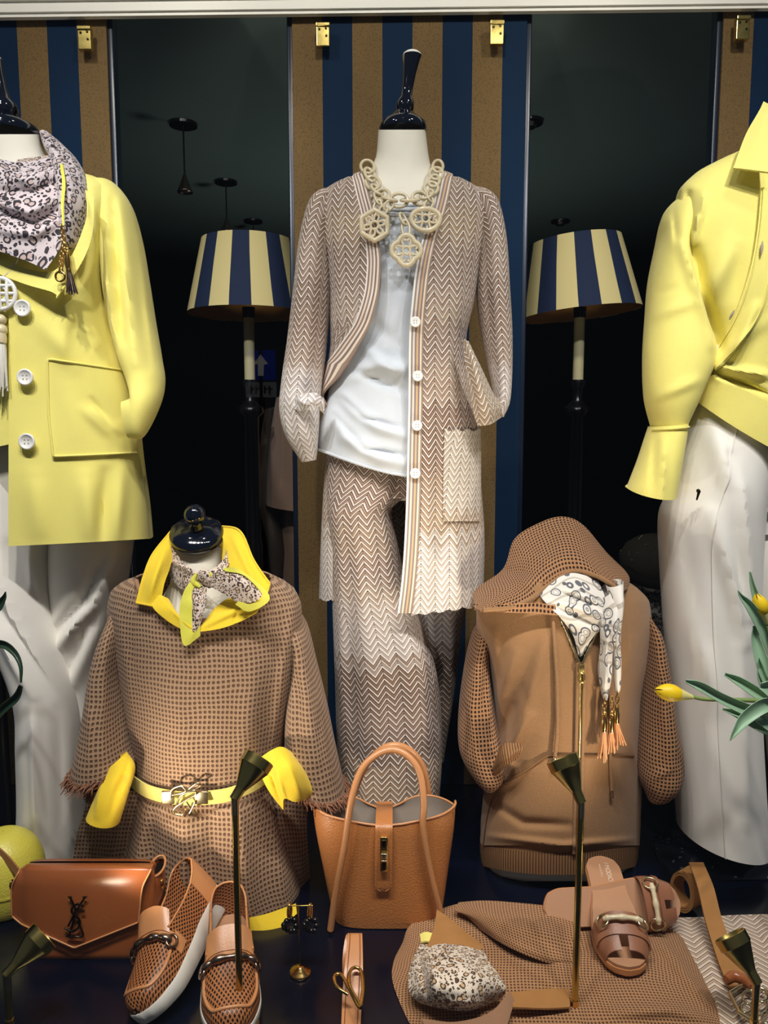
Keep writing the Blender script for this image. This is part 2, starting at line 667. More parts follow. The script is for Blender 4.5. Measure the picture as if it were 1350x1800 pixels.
def leather(name, rgb, rough=.38, grain=420, bump=.0004, var=.12, coat=.15):
    m = Mat(name, rgb, rough, spec=.5, coat=coat)
    m.b.inputs['Coat Roughness'].default_value = .25
    o = m.obj()
    n1 = m.noise(o, 18, 3)
    d = m.voro(o, grain)['Distance']
    m.col(m.mix(m.math('MULTIPLY', n1, var * 4), m.c, lin(tuple(c * .72 for c in rgb))))
    m.bump(m.math('ADD', d, m.math('MULTIPLY', n1, .4)), bump, .7)
    return m.m


def metal(name, rgb, rough=.18):
    m = Mat(name, rgb, rough, metal=1)
    n = m.noise(m.obj(), 60, 2)
    m.put(m.b.inputs['Roughness'], m.math('ADD', rough - .04, m.math('MULTIPLY', n, .1)))
    return m.m


def plain(name, rgb, rough=.5, spec=.4, coat=0, var=.08, sc=30, bump=0.0):
    m = Mat(name, rgb, rough, spec=spec, coat=coat)
    n = m.noise(m.obj(), sc, 3)
    m.col(m.mix(m.math('MULTIPLY', n, var * 3), m.c, lin(tuple(c * .75 for c in rgb))))
    if bump:
        m.bump(n, bump, .5)
    return m.m


YEL = (246, 234, 128)
M = {}
M['yellow'] = cloth_mat('yellow_jersey', YEL, .03)
M['yellow_deep'] = cloth_mat('yellow_poplin', (246, 212, 52), .04)
M['yellow_pale'] = cloth_mat('yellow_silk', (226, 222, 84), .04, rough=.5)
M['white_top'] = cloth_mat('white_jersey', (208, 213, 217), .05, weave=1200)
M['white_trouser'] = cloth_mat('white_twill', (240, 236, 226), .02, weave=1500, bump=.00002)
M['mannequin'] = plain('cream_linen', (232, 226, 208), .75, .25, var=.05, sc=60, bump=.0004)
M['navy_gloss'] = plain('navy_lacquer', (8, 13, 26), .08, .6, .6, var=.1)
M['gold'] = metal('gold', (226, 186, 110), .16)
M['pale_gold'] = metal('pale_gold', (214, 200, 160), .22)
M['champagne'] = plain('horn_gold', (222, 206, 168), .32, .6, .4, var=.12, sc=40)
M['brass'] = metal('brass', (196, 176, 104), .22)
M['dark_brass'] = metal('dark_brass', (70, 60, 44), .2)
M['pewter'] = metal('pewter', (150, 130, 116), .25)
M['pearl'] = plain('pearl_shell', (236, 234, 226), .3, .5, .4, var=.03)
M['brown_knit'] = cloth_mat('brown_fine_knit', (156, 117, 78), .08, weave=700, rough=.92, bump=.0005)
M['brown_rib'] = Mat('brown_rib_knit', (150, 112, 76), .92, spec=.15)
_m = M['brown_rib']
_vec, _u, _v = _m.uv()
_r = _m.math('ABSOLUTE', _m.math('SINE', _m.math('MULTIPLY', _u, PI / .0058)))
_m.col(_m.mix(_r, lin((86, 56, 36)), _m.c))
_m.bump(_r, .002, .8)
M['brown_rib'] = _m.m
M['poncho'] = waffle('brown_waffle_knit', (170, 140, 112), (104, 76, 56), .0084, .0096, .5, .003)
M['poncho_plain'] = cloth_mat('brown_smooth_knit', (164, 124, 94), .08, weave=600, rough=.9)
M['mesh'] = waffle('brown_mesh_knit', (162, 120, 84), (44, 26, 16), .0074, .0082, .48, .0025)
M['mesh_fine'] = waffle('brown_fine_mesh', (182, 138, 98), (96, 62, 38), .0056, .0056, .5, .0016)
M['fringe'] = plain('brown_fringe_yarn', (150, 106, 82), .95, .1, var=.2, sc=90)
M['leopard_grey'] = leopard('leopard_print_grey', (206, 192, 192), (42, 36, 42), (190, 168, 160), 54)
M['leopard_small'] = leopard('leopard_print_small', (206, 188, 174), (56, 42, 38), (196, 168, 140), 96)
M['leopard_cream'] = leopard('leopard_print_cream', (232, 218, 198), (84, 64, 52), (210, 176, 134), 84)
M['tan'] = leather('tan_leather', (190, 122, 66), .40, 330, .0006, .05)
M['tan_smooth'] = leather('cognac_leather', (156, 88, 46), .28, 900, .0001, .05, .35)
M['tan_strap'] = leather('light_tan_leather', (204, 142, 92), .36, 600, .0002, .05)
M['sandal'] = leather('chestnut_leather', (150, 100, 72), .36, 700, .0002, .05)
M['footbed'] = leather('footbed_leather', (182, 136, 102), .45, 800, .0001, .04)
M['suede'] = plain('tan_suede', (172, 124, 74), .95, .1, var=.14, sc=50, bump=.0006)
M['taupe_lining'] = plain('taupe_suede_lining', (176, 162, 148), .9, .1, var=.08, sc=40)
M['white_rubber'] = plain('white_rubber', (232, 230, 220), .55, .3, var=.03)
M['black'] = plain('black_lacquer', (10, 10, 14), .25, .5, var=.1)
M['dark_hole'] = plain('black_lining', (16, 12, 10), .9, .1)
M['candle'] = plain('ivory_tube', (206, 196, 150), .5, .3, var=.05)
M['leaf'] = Mat('tulip_leaf', (96, 140, 104), .42, spec=.4)
_m = M['leaf']
_vec, _u, _v = _m.uv()
_s = _m.math('SINE', _m.math('MULTIPLY', _u, 2600))
_m.col(_m.mix(_m.math('ADD', .5, _m.math('MULTIPLY', _s, .35)), lin((112, 158, 122)), lin((176, 204, 170))))
M['leaf'] = _m.m
M['leaf_dark'] = plain('dark_leaf', (38, 64, 44), .35, .5, var=.2)
M['stem'] = plain('tulip_stem', (128, 150, 84), .45, .4, var=.1)
M['petal'] = plain('tulip_petal', (246, 208, 30), .45, .4, var=.12, sc=50)
M['petal_base'] = plain('tulip_petal_base', (222, 214, 140), .5, .3, var=.1)
M['print_white'] = plain('pale_print', (222, 206, 186), .6, .3)

# striped wallpaper: distressed bronze and navy
def striped(name, w, phase, gold=(122, 97, 58), navy=(4, 36, 64)):
    m = Mat(name, gold, .7, spec=.12)
    vec, u, v = m.uv()
    f = m.math('FRACT', m.math('ADD', m.math('DIVIDE', u, 2 * w), 20 + phase))
    o = m.obj()
    sp = m.noise(o, 240, 4, .75)
    big = m.noise(m.scale(o, (1, 1, .5)), 14, 3)
    g = m.mix(m.math('MULTIPLY', m.math('GREATER_THAN', sp, .56), .55), m.c, lin((62, 50, 36)))
    g = m.mix(m.math('MULTIPLY', big, .55), g, lin((86, 70, 46)))
    n = m.mix(m.math('MULTIPLY', big, .6), lin(navy), lin((3, 27, 52)))
    m.col(m.mix(m.math('GREATER_THAN', f, .5), g, n))
    return m.m


def floor_gloss():
    m = Mat('navy_deck_lacquer', (4, 7, 20), .16, spec=.5)
    n = m.noise(m.obj(), 9, 4)
    m.put(m.b.inputs['Roughness'], m.math('ADD', .12, m.math('MULTIPLY', n, .22)))
    m.col(m.mix(n, lin((3, 6, 18)), lin((8, 14, 32))))
    return m.m


M['deck'] = floor_gloss()
M['navy_paint'] = plain('navy_paint', (12, 26, 46), .3, .5, var=.15, sc=20)
M['cream_paint'] = plain('cream_paint', (248, 246, 236), .5, .4, var=.03, sc=8)
M['shop_ceiling'] = plain('grey_ceiling', (120, 136, 128), .8, .2, var=.08, sc=3)
M['shop_wall'] = plain('dark_shop_wall', (14, 17, 24), .6, .3, var=.3, sc=4)
M['shop_floor'] = plain('dark_shop_floor', (16, 16, 20), .4, .4, var=.3, sc=4)


def script_scarf():
    """white silk printed with grey rings and chain links"""
    m = Mat('scarf_link_print', (216, 210, 200), .55, spec=.3, sheen=.2)
    vec, u, v = m.uv()
    o = m.voro(m.scale(vec, (1, .72, 1)), 46)
    d = o['Distance']
    r1 = m.math('LESS_THAN', m.math('ABSOLUTE', m.math('SUBTRACT', d, .40)), .055)
    r2 = m.math('LESS_THAN', m.math('ABSOLUTE', m.math('SUBTRACT', d, .22)), .03)
    w = m.new('TexWave', wave_type='RINGS')
    m.put(w.inputs['Vector'], vec)
    w.inputs['Scale'].default_value = 7
    w.inputs['Distortion'].default_value = 8
    ln = m.math('GREATER_THAN', w.outputs[1], .93)
    c = m.mix(m.math('MULTIPLY', ln, .6), m.c, lin((150, 140, 120)))
    c = m.mix(m.math('MAXIMUM', r1, m.math('MULTIPLY', r2, .7)), c, lin((92, 92, 98)))
    m.col(c)
    return m.m


M['script'] = script_scarf()


def perforated(name, rgb, cell=.0068):
    m = Mat(name, rgb, .42, spec=.45)
    vec, u, v = m.uv()
    a, b = m.math('ADD', u, m.math('MULTIPLY', v, .6)), m.math('SUBTRACT', u, m.math('MULTIPLY', v, .6))
    sa = m.math('ABSOLUTE', m.math('SINE', m.math('MULTIPLY', a, PI / cell)))
    sb = m.math('ABSOLUTE', m.math('SINE', m.math('MULTIPLY', b, PI / cell)))
    h = m.math('MINIMUM', sa, sb)
    mr = m.new('MapRange', interpolation_type='SMOOTHSTEP')
    m.put(mr.inputs[0], h)
    mr.inputs[1].default_value = .52
    mr.inputs[2].default_value = .68
    m.col(m.mix(mr.outputs[0], m.c, lin((28, 14, 8))))
    m.bump(m.math('SUBTRACT', 1, mr.outputs[0]), .0012, .8)
    return m.m


M['perf'] = perforated('perforated_tan_leather', (176, 112, 66))


def banded(name, cols, w):
    """lengthwise knitted stripes of a front band (u runs across, metres)"""
    m = Mat(name, cols[0], .85, spec=.2)
    vec, u, v = m.uv()
    f = m.math('DIVIDE', u, w, clamp=True)
    n = len(cols)
    m.col(m.mix(m.math('MULTIPLY', m.noise(m.scale(vec, (600, 600, 1)), 1, 2), .25), m.ramp(f, [(i / n, c) for i, c in enumerate(cols)], True), lin((150, 130, 110)), 'MULTIPLY'))
    return m.m


def sequin():
    m = Mat('black_sequin', (6, 7, 14), .25, spec=.6)
    vec, u, v = m.uv()
    o = m.voro(vec, 210)
    m.put(m.b.inputs['Roughness'], .22)
    g = m.math('GREATER_THAN', o['Color'], .88)
    m.put(m.b.inputs['Metallic'], m.math('MULTIPLY', g, .9))
    m.col(m.mix(g, m.c, lin((170, 175, 190))))
    b = m.new('Bump')
    b.inputs['Distance'].default_value = .004
    m.put(b.inputs['Height'], o['Color'])
    m.t.links.new(b.outputs[0], m.b.inputs['Normal'])
    return m.m


M['sequin'] = sequin()


def pane_glass():
    m = Mat('window_glass')
    t = m.t
    out = [n for n in t.nodes if n.type == 'OUTPUT_MATERIAL'][0]
    tr, gl, fr, mx = m.new('BsdfTransparent'), m.new('BsdfGlossy'), m.new('Fresnel'), m.new('MixShader')
    gl.inputs['Roughness'].default_value = 0.0
    fr.inputs['IOR'].default_value = 1.5
    bk = m.new('NewGeometry').outputs['Backfacing']
    t.links.new(m.math('MULTIPLY', fr.outputs[0], m.math('SUBTRACT', 1, bk)), mx.inputs[0])
    t.links.new(tr.outputs[0], mx.inputs[1])
    t.links.new(gl.outputs[0], mx.inputs[2])
    t.links.new(mx.outputs[0], out.inputs[0])
    return m.m


M['glass'] = pane_glass()


# ------------------------------------------------------------------ the setting
YB = 1.93                                   # plane of the striped panels


def zat(py, Y):
    return float(at(675, py, Y)[2])


def build_setting():
    struct(MB().box((0, 1.20, DECK - .02), (3.6, 1.55, .04)).build('floor', M['deck'], bevel=.004))
    # low plinth edge at the back of the deck
    for k, (h, y) in enumerate(((.030, 1.985), (.012, 1.968))):
        struct(MB().box((0, y, DECK + h / 2), (3.6, .022, h)).build('trim_%d' % (k + 2), M['navy_gloss'], bevel=.003))
    # cream fascia in front of the panel heads
    a, b = at(-200, 38.5, 1.90), at(1550, 17.5, 1.90)
    m = MB()
    x0, x1 = a[0], b[0]
    for (y0, y1, z) in ((1.886, 1.90, 0), (1.880, 1.886, .008), (1.872, 1.880, .030)):
        V = np.array([(x, y, zz) for (x, zb) in ((x0, a[2]), (x1, b[2])) for y in (y0, y1) for zz in (zb + z, zb + .25)])
        m.add(V, [(0, 1, 3, 2), (4, 6, 7, 5), (0, 4, 5, 1), (2, 3, 7, 6), (0, 2, 6, 4), (1, 5, 7, 3)])
    struct(m.build('trim_1', M['cream_paint'], smooth=False))
    # room of the shop behind
    struct(MB().box((0, 5.0, 1.43), (9, 6.4, .06)).build('ceiling', M['shop_ceiling']))
    struct(MB().box((0, 7.0, -.2), (9, .1, 3.3)).build('wall_back', M['shop_wall']))
    struct(MB().box((-4.0, 4.6, -.2), (.1, 5.0, 3.3)).build('wall_left', M['shop_wall']))
    struct(MB().box((4.0, 4.6, -.2), (.1, 5.0, 3.3)).build('wall_right', M['shop_wall']))
    struct(MB().box((0, 4.6, -1.43), (9, 5.2, .06)).build('floor_shop', M['shop_floor']))
    # front pane of the shop window
    struct(MB().box((0, .47, .1), (3.6, .006, 3.2)).build('window_1', M['glass'], smooth=False))


def panel_board(px0, px1, phase, label, clips, edges):
    y = YB
    xa, xb = [float(at(p, 300, y)[0]) for p in (px0, px1)]
    zt, zb = zat(-10, y), DECK + .002
    t = thing('striped_panel', label, 'panel', ((xa + xb) / 2, y, zb), 'striped panels behind the mannequins')
    w = 51.4 * float(mpp(300, y))
    m = MB()
    P = np.array([[(x, y, z) for x in (xa, xb)] for z in (zt, zb)])
    U = np.array([[(x - xa, z) for x in (xa, xb)] for z in (zt, zb)])
    m.grid(P, U)
    m.build('wallpapered_board', striped('striped_wallpaper_%d' % px0, w, phase), t, thick=.02, off=-1, smooth=False)
    for e in edges:
        x = xa if e == 'L' else xb
        s = -1 if e == 'L' else 1
        q = MB().box((x + s * .006, y + .003, (zt + zb) / 2), (.014, .034, zt - zb))
        q.build('edge_strip', M['navy_paint'], t, bevel=.003)
    for c in clips:
        c0 = at(c[0], c[1] + 20, 1.868)
        h = MB().box(c0 + np.array((0, .018, -.004)), (.030, .016, .048)).box(c0 + np.array((0, .012, .018)), (.032, .012, .008))
        hg = h.build('hinge_clip', M['brass'], t, bevel=.0015, smooth=False)
        s_ = MB()
        for dx, dz in ((-.008, .008), (.008, -.006), (.007, .010)):
            s_.ball(c0 + np.array((dx, .009, dz)), .0028, 8, sc=(1, .5, 1))
        s_.build('screw', M['dark_brass'], hg)


def neck_cap(t, Y, rows, fin):
    """lacquered cap on a mannequin neck; rows (px centre, py, px radius)"""
    def prof(rs):
        m = float(mpp(rs[0][1], Y))
        z0 = zat(rs[0][1], Y)
        x0 = float(at(rs[0][0], rs[0][1], Y)[0])
        return [(r * m, zat(py, Y) - z0, (cx - rs[0][0]) * m) for cx, py, r in rs], (x0, Y, z0)
    p, c = prof(rows)
    cap = MB().lathe(p, 40, c=c).build('neck_cap', M['navy_gloss'], t)
    p, c = prof(fin)
    MB().lathe(p, 28, c=c).build('finial', M['navy_gloss'], cap)
    r, z, dx = p[-1]
    m = MB().lathe([(r * .93, 0), (r * .96, .003), (r * .7, .007), (.0002, .008)], 24, c=(c[0] + dx, c[1], c[2] + z))
    m.build('finial_tip', M['pearl'], cap)


def mannequin(label, Y, neck_rows, torso_rows, cap, fin, pole_px):
    x = float(at(pole_px, 900, Y)[0])
    t = thing('mannequin', label, 'mannequin', (x, Y + .03, DECK + .001))
    B = Body(neck_rows + torso_rows, Y, 2.1)
    P, U = B.panel([(r[0], None, None) for r in neck_rows + torso_rows], 70, 48)
    MB().grid(P, U).build('body', M['mannequin'], t)
    MB().lathe([(.011, zat(880, Y)), (.011, DECK + .02)], 12, c=(x, Y + .03, 0)).build('pole', M['black'], t)
    MB().lathe([(.075, DECK + .001), (.075, DECK + .008), (.02, DECK + .02)], 32, c=(x, Y + .03, 0)).build('base_plate', M['black'], t)
    neck_cap(t, Y, cap, fin)
    return t


# ------------------------------------------------------------------ centre figure
YC = 1.68


def centre_figure():
    neck = [(228, 665, 748, .050), (245, 664, 750, .052), (270, 662, 753, .054), (290, 655, 757, .056), (310, 645, 768, .062)]
    body = [(335, 610, 800, .075), (370, 595, 815, .085), (450, 600, 812, .095), (580, 605, 800, .09), (700, 610, 795, .075), (800, 620, 785, .05), (880, 630, 775, .03)]
    cap = [(708, 231, 41), (708, 226, 42), (709, 217, 39), (709, 211, 32), (710, 205, 24), (710, 200, 19), (710, 196, 15)]
    fin = [(710, 200, 9), (712, 197, 13.5), (712, 190, 15.5), (712, 181, 15.5), (713, 175, 13), (714, 170, 10), (716, 155, 10), (719, 130, 12), (722, 108, 15), (724, 98, 16.5)]
    mannequin('cream mannequin with slim navy finial behind the heavy chain necklace', YC, neck, body, cap, fin, 640)

    # white top
    ft = [([(598, 690), (625, 722), (668, 752), (716, 768)], 10, 0.0147), ([(578, 712), (606, 768), (668, 806), (716, 815)], 12, 0.0171),
          ([(610, 668), (660, 640), (716, 655)], 12, 0.0171), ([(640, 610), (690, 650), (722, 640)], 9, 0.0098),
          ([(588, 730), (640, 790), (710, 800)], 5, -0.0122), ([(603, 700), (640, 735), (700, 752)], 5, -0.0122),
          ([(615, 650), (660, 665), (716, 690)], 8, -0.0110), ([(672, 620), (690, 560), (700, 520)], 9, 0.0073),
          ([(570, 760), (575, 720)], 7, 0.0147), ([(650, 560), (690, 600)], 11, -0.0073)]
    T = Body([(343, 668, 748, .070), (352, 655, 765, .076), (372, 625, 800, .090), (410, 600, 818, .102), (500, 592, 822, .116), (600, 594, 806, .110), (700, 574, 812, .114), (760, 560, 836, .124), (840, 556, 838, .128)], YC, 2.2, ft, (.0012, 30, 4))
    t = thing('knit_top', 'soft white jersey top under the open zigzag cardigan', 'top', at(700, 840, YC))

    def hem(px, py, tt):
        k = np.clip((720 - px) / 165, -.6, 1)
        return py - np.clip((py - 640) / 200, 0, 1)**1.5 * np.where(k > 0, k**1.2 * 50, k * 5)
    P, U = T.panel([(352, None, None), (838, None, None)], 120, 110, .0, (), hem)
    MB().grid(P, U).build('body', M['white_top'], t, thick=.002)
    q = np.stack([P[-1, :, 0], P[-1, :, 1] , P[-1, :, 2]], -1)
    MB().tube(q[:-1], .0032, 8, closed=True).build('rolled_hem', M['white_top'], t)
    for k in range(3):
        a = np.linspace(-1.35, 1.35, 40)
        pp = T.pt(a, 352 + k * 8 + 9 * np.cos(a)**2, .002)
        MB().tube(pp, .0030, 8).build('neck_rib', M['champagne' if k == 9 else 'white_top'], t)

    # zigzag cardigan
    tanb = [(0, (176, 150, 122)), (.06, (158, 132, 108)), (.12, (190, 164, 128)), (.18, (160, 134, 112)), (.25, (176, 152, 132)), (.31, (206, 186, 166)), (.37, (158, 130, 110)),
            (.44, (196, 174, 152)), (.50, (186, 158, 132)), (.52, (146, 112, 86)), (.63, (152, 118, 90)), (.70, (190, 164, 134)), (.76, (198, 174, 142)), (.80, (246, 242, 236)), (1, (250, 247, 242))]
    card = chevron('zigzag_knit_cardigan', zat(305, YC), zat(1080, YC), tanb, .034, .022)
    sleeve_st = [(0, (174, 146, 120)), (.15, (158, 130, 106)), (.3, (186, 162, 140)), (.42, (150, 122, 100)), (.55, (168, 140, 118)), (.68, (186, 164, 146)), (.76, (244, 240, 240)), (1, (250, 248, 248))]
    slv = chevron('zigzag_knit_sleeve', zat(335, YC), zat(810, YC), sleeve_st, .032, .020)
    pale = chevron('zigzag_knit_pale', zat(750, YC), zat(920, YC), [(0, (226, 216, 196)), (.7, (226, 218, 204)), (.82, (206, 186, 158)), (1, (200, 180, 150))], .030, .020)
    cuffm = chevron('zigzag_knit_cuff', zat(600, YC), zat(760, YC), [(0, (206, 180, 148)), (.4, (214, 196, 166)), (1, (206, 186, 158))], .030, .018)
    band = banded('cardigan_band', [(236, 226, 214), (138, 116, 108), (228, 210, 190), (150, 130, 118), (232, 220, 206), (136, 116, 108), (230, 214, 192), (152, 130, 116)], .026 * 1.24)
    bandr = banded('cardigan_button_band', [(240, 236, 228), (150, 138, 130), (224, 208, 188), (140, 128, 128), (212, 172, 128), (140, 126, 122), (228, 210, 186), (150, 132, 118)], .026 * 1.24)
    fc = [([(600, 400), (590, 480), (600, 560)], 13, 0.0104), ([(585, 540), (570, 640), (562, 690)], 10, 0.0130), ([(800, 430), (808, 520), (806, 620)], 13, 0.0104),
          ([(650, 520), (618, 600), (575, 660)], 13, 0.0130), ([(640, 560), (600, 640)], 6, -0.0091), ([(790, 600), (800, 720)], 11, 0.0091),
          ([(760, 700), (752, 900), (742, 1040)], 11, 0.0091), ([(800, 920), (806, 1060)], 10, 0.0117), ([(775, 930), (770, 1070)], 7, -0.0078), ([(832, 930), (836, 1060)], 7, -0.0104)]
    C = Body([(298, 642, 776, .078), (306, 622, 796, .086), (320, 590, 826, .096), (338, 566, 850, .106), (365, 556, 862, .116), (410, 560, 856, .126), (450, 570, 848, .132), (520, 578, 836, .138), (600, 580, 820, .134), (680, 566, 826, .134),
              (760, 552, 842, .140), (850, 545, 846, .146), (950, 540, 852, .150), (1090, 536, 848, .152)], YC, 2.2, fc, (.0012, 36, 8))
    t = thing('long_cardigan', 'long beige zigzag knit cardigan with striped button band', 'cardigan', at(700, 1080, YC))
    scal = lambda px, amp=5, per=27: amp * np.abs(np.sin(px * PI / per))
    EL = [(300, 641), (340, 650), (380, 660), (420, 666), (460, 670), (500, 668), (560, 655), (610, 630), (660, 597), (700, 566), (740, 566), (800, 574), (900, 577), (1056, 578)]
    WL = [(300, 23), (500, 25), (560, 28), (650, 38), (700, 32), (740, 14), (1056, 13)]
    ER = [(300, 772), (340, 765), (380, 755), (420, 742), (460, 733), (500, 727), (600, 719), (700, 718), (800, 716), (850, 715), (950, 711), (1020, 706), (1078, 699)]
    wl = Curve1(*zip(*WL))
    offl = Curve1([300, 690, 745, 1056], [0, 0, -.050, -.050])

    def hemL(px, py, tt):
        return py + tt**12 * (scal(px) - (px - 536) * 0 - 4)

    def hemR(px, py, tt):
        return py + tt**10 * (scal(px) - np.clip(px - 724, 0, 140) * .13)
    P, U = C.panel([(y, None, x - float(wl(y))) for y, x in EL], 150, 70, offl(np.linspace(300, 1056, 150))[:, None], (), hemL, uref=620)
    U[..., 0] += .017
    MB().grid(P, U).build('front_panel', card, t, thick=.003)
    P, U = C.panel([(y, x - float(wl(y)), x) for y, x in EL], 150, 9, offl(np.linspace(300, 1056, 150))[:, None] + .003)
    U[..., 0] = np.linspace(0, .0325, 9)[None, :]
    MB().grid(P, U).build('front_band', band, t, thick=.004)
    P, U = C.panel([(y, x + 24, None) for y, x in ER], 150, 70, 0, (), hemR, uref=790)
    MB().grid(P, U).build('front_panel', card, t, thick=.003)
    P, U = C.panel([(y, x, x + 25) for y, x in ER], 150, 9, .003)
    U[..., 0] = np.linspace(0, .0325, 9)[None, :]
    MB().grid(P, U).build('button_band', bandr, t, thick=.004)
    for px, py in ((729, 566), (733, 661), (732, 748), (729, 832)):
        c = C.surf(px, py, .009)
        m = MB().lathe([(.0001, 0), (.0095, 0), (.0105, .002), (.0095, .0038), (.0078, .0030), (.0001, .0028)], 24, c=c, M=Matrix.Rotation(PI / 2, 4, 'X'), cap=False)
        b = m.build('button', M['pearl'], t)
        h = MB()
        for dx, dz in ((-.0024, .0024), (.0024, .0024), (-.0024, -.0024), (.0024, -.0024)):
            h.ball(c + np.array((dx, -.0030, dz)), .0011, 6)
        h.build('button_hole', M['taupe_lining'], b)
    # patch pocket
    P, U = C.panel([(757, 781, 843), (830, 779, 843), (916, 778, 841)], 40, 24, .006, (), lambda px, py, tt: py + (1 - tt)**10 * (scal(px, 5, 21) - 4))
    MB().grid(P, U).build('pocket', pale, t, thick=.003)
    # sleeves
    fsr = [([(868, 380), (872, 470), (872, 560), (876, 640)], 8, .009), ([(852, 420), (856, 520), (868, 600)], 7, -.008), ([(884, 480), (890, 600)], 8, .006)]
    P, U = limb([(796, 366, 832, 330, YC + .02, .05), (820, 368, 858, 340, YC + .015, .062), (834, 392, 876, 362, YC + .01, .07), (838, 440, 889, 425, YC, .075), (838, 510, 895, 510, YC - .01, .07), (846, 580, 899, 580, YC - .02, .066),
                 (858, 640, 899, 650, YC - .03, .060), (868, 690, 895, 706, YC - .04, .05), (866, 716, 885, 733, YC - .05, .03)], 90, 44, fsr)
    MB().grid(P, U).build('sleeve', slv, t, thick=.002)
    P, U = cloth([[(813, 598, YC - .13), (817, 597, YC - .145), (824, 600, YC - .13)],
                  [(818, 640, YC - .14), (834, 630, YC - .155), (848, 650, YC - .11)],
                  [(827, 690, YC - .14), (848, 682, YC - .155), (868, 692, YC - .09)],
                  [(833, 728, YC - .13), (860, 720, YC - .145), (886, 714, YC - .07)],
                  [(840, 749, YC - .12), (862, 746, YC - .13), (884, 732, YC - .06)]], 40, 26, [([(830, 620), (850, 740)], 7, .008)])
    MB().grid(P, U).build('cuff', cuffm, t, thick=.003)
    fsl = [([(562, 380), (548, 470), (540, 580), (535, 680)], 10, .010), ([(575, 440), (566, 560), (552, 660)], 8, -.008), ([(530, 430), (520, 560)], 9, .006), ([(520, 700), (540, 770)], 10, .008), ([(505, 720), (520, 790)], 7, -.006)]
    P, U = limb([(582, 332, 618, 366, YC + .02, .05), (558, 342, 596, 368, YC + .015, .062), (542, 362, 590, 392, YC + .01, .07), (527, 420, 584, 430, YC, .076), (516, 510, 582, 512, YC - .01, .074), (505, 600, 575, 605, YC - .02, .07),
                 (494, 680, 566, 678, YC - .04, .07), (492, 725, 562, 722, YC - .05, .064), (504, 770, 560, 768, YC - .05, .056), (530, 812, 556, 808, YC - .04, .03)], 100, 44, fsl)
    MB().grid(P, U).build('sleeve', slv, t, thick=.002)
    P, U = cloth([[(512, 690, YC - .10), (530, 694, YC - .135), (552, 690, YC - .13), (569, 700, YC - .12)],
                  [(516, 704, YC - .11), (530, 708, YC - .145), (550, 704, YC - .145), (571, 712, YC - .12)],
                  [(510, 716, YC - .11), (532, 722, YC - .142), (552, 712, YC - .14), (570, 728, YC - .11)]], 16, 30, [([(520, 700), (545, 715)], 5, .008)], wr=(.003, 9, 3))
    MB().grid(P, U).build('cuff', slv, t, thick=.003)

    # zigzag trousers
    tr = [(0, (150, 122, 102)), (.12, (160, 132, 114)), (.20, (182, 156, 128)), (.26, (164, 138, 122)), (.33, (190, 170, 150)), (.40, (224, 214, 206)), (.50, (236, 230, 226)),
          (.53, (156, 128, 104)), (.62, (146, 120, 102)), (.68, (176, 152, 136)), (.76, (148, 124, 108)), (.86, (188, 164, 136)), (.93, (166, 142, 120)), (1, (178, 152, 124))]
    trm = chevron('zigzag_knit_trousers', zat(800, YC), zat(1430, YC), tr, .036, .021)
    t = thing('wide_trousers', 'wide zigzag knit trousers below the white top', 'trousers', gd(690, 1440))
    V = Body([(770, 584, 822, .085), (850, 584, 822, .098), (890, 590, 818, .096)], YC + .01, 2.3)
    P, U = V.panel([(770, None, None), (876, None, None)], 24, 80)
    MB().grid(P, U).build('waist', trm, t, thick=.002)
    fl = [([(640, 900), (640, 1100), (660, 1400)], 18, .010), ([(690, 900), (716, 1050), (750, 1300)], 14, .012), ([(610, 900), (612, 1100), (622, 1400)], 12, -.009), ([(668, 960), (690, 1150), (712, 1400)], 12, -.010), ([(600, 1000), (600, 1400)], 8, .008)]
    P, U = limb([(574, 770, 735, 780, YC + .01, .095), (573, 835, 738, 840, YC, .10), (574, 872, 712, 872, YC - .01, .095), (576, 905, 688, 898, YC - .02, .09), (581, 960, 699, 955, YC - .02, .095), (583, 1030, 716, 1030, YC - .025, .10), (586, 1110, 745, 1105, YC - .03, .105),
                 (589, 1200, 769, 1190, YC - .03, .105), (592, 1300, 778, 1300, YC - .03, .105), (600, 1428, 770, 1428, YC - .03, .105)], 110, 70, fl)
    MB().grid(P, U).build('leg', trm, t, thick=.002)
    P, U = limb([(700, 770, 830, 770, YC + .02, .085), (706, 860, 836, 850, YC + .03, .085), (716, 930, 836, 930, YC + .04, .08), (722, 1030, 824, 1030, YC + .06, .075), (735, 1110, 812, 1110, YC + .07, .07), (748, 1200, 800, 1200, YC + .08, .06), (755, 1280, 788, 1280, YC + .08, .05), (758, 1335, 780, 1330, YC + .08, .045)], 80, 50,
                [([(770, 1080), (765, 1300)], 7, -.01), ([(800, 1080), (790, 1290)], 7, .008)])
    MB().grid(P, U).build('leg', trm, t, thick=.002)

    # heavy chain necklace
    t = thing('chain_necklace', 'chunky horn link necklace with three openwork pendants', 'necklace', at(705, 350, YC - .1))
    NB = Body([(280, 648, 766, .080), (300, 642, 774, .094), (330, 622, 800, .112), (360, 610, 808, .128), (420, 600, 818, .142), (470, 596, 820, .148)], YC, 2.2)
    path = [(647, 286), (652, 306), (659, 326), (670, 341), (686, 351), (711, 352), (736, 350), (752, 339), (760, 322), (765, 304), (768, 286)]
    pw = NB.surf([p[0] for p in path], [p[1] for p in path], .006)
    pw = cr(pw, 15)
    for i in range(14):
        a, b = pw[i], pw[i + 1]
        d = b - a
        L = np.linalg.norm(d)
        nrm = np.array((0, -1, .15)) if i % 2 == 0 else np.array((.25, -.35, 1))
        MB().ring((a + b) / 2, L * .80, .0135 if i % 2 == 0 else .0105, .0034, d, np.cross(nrm, d), 20, 8).build('link', M['champagne'], t)
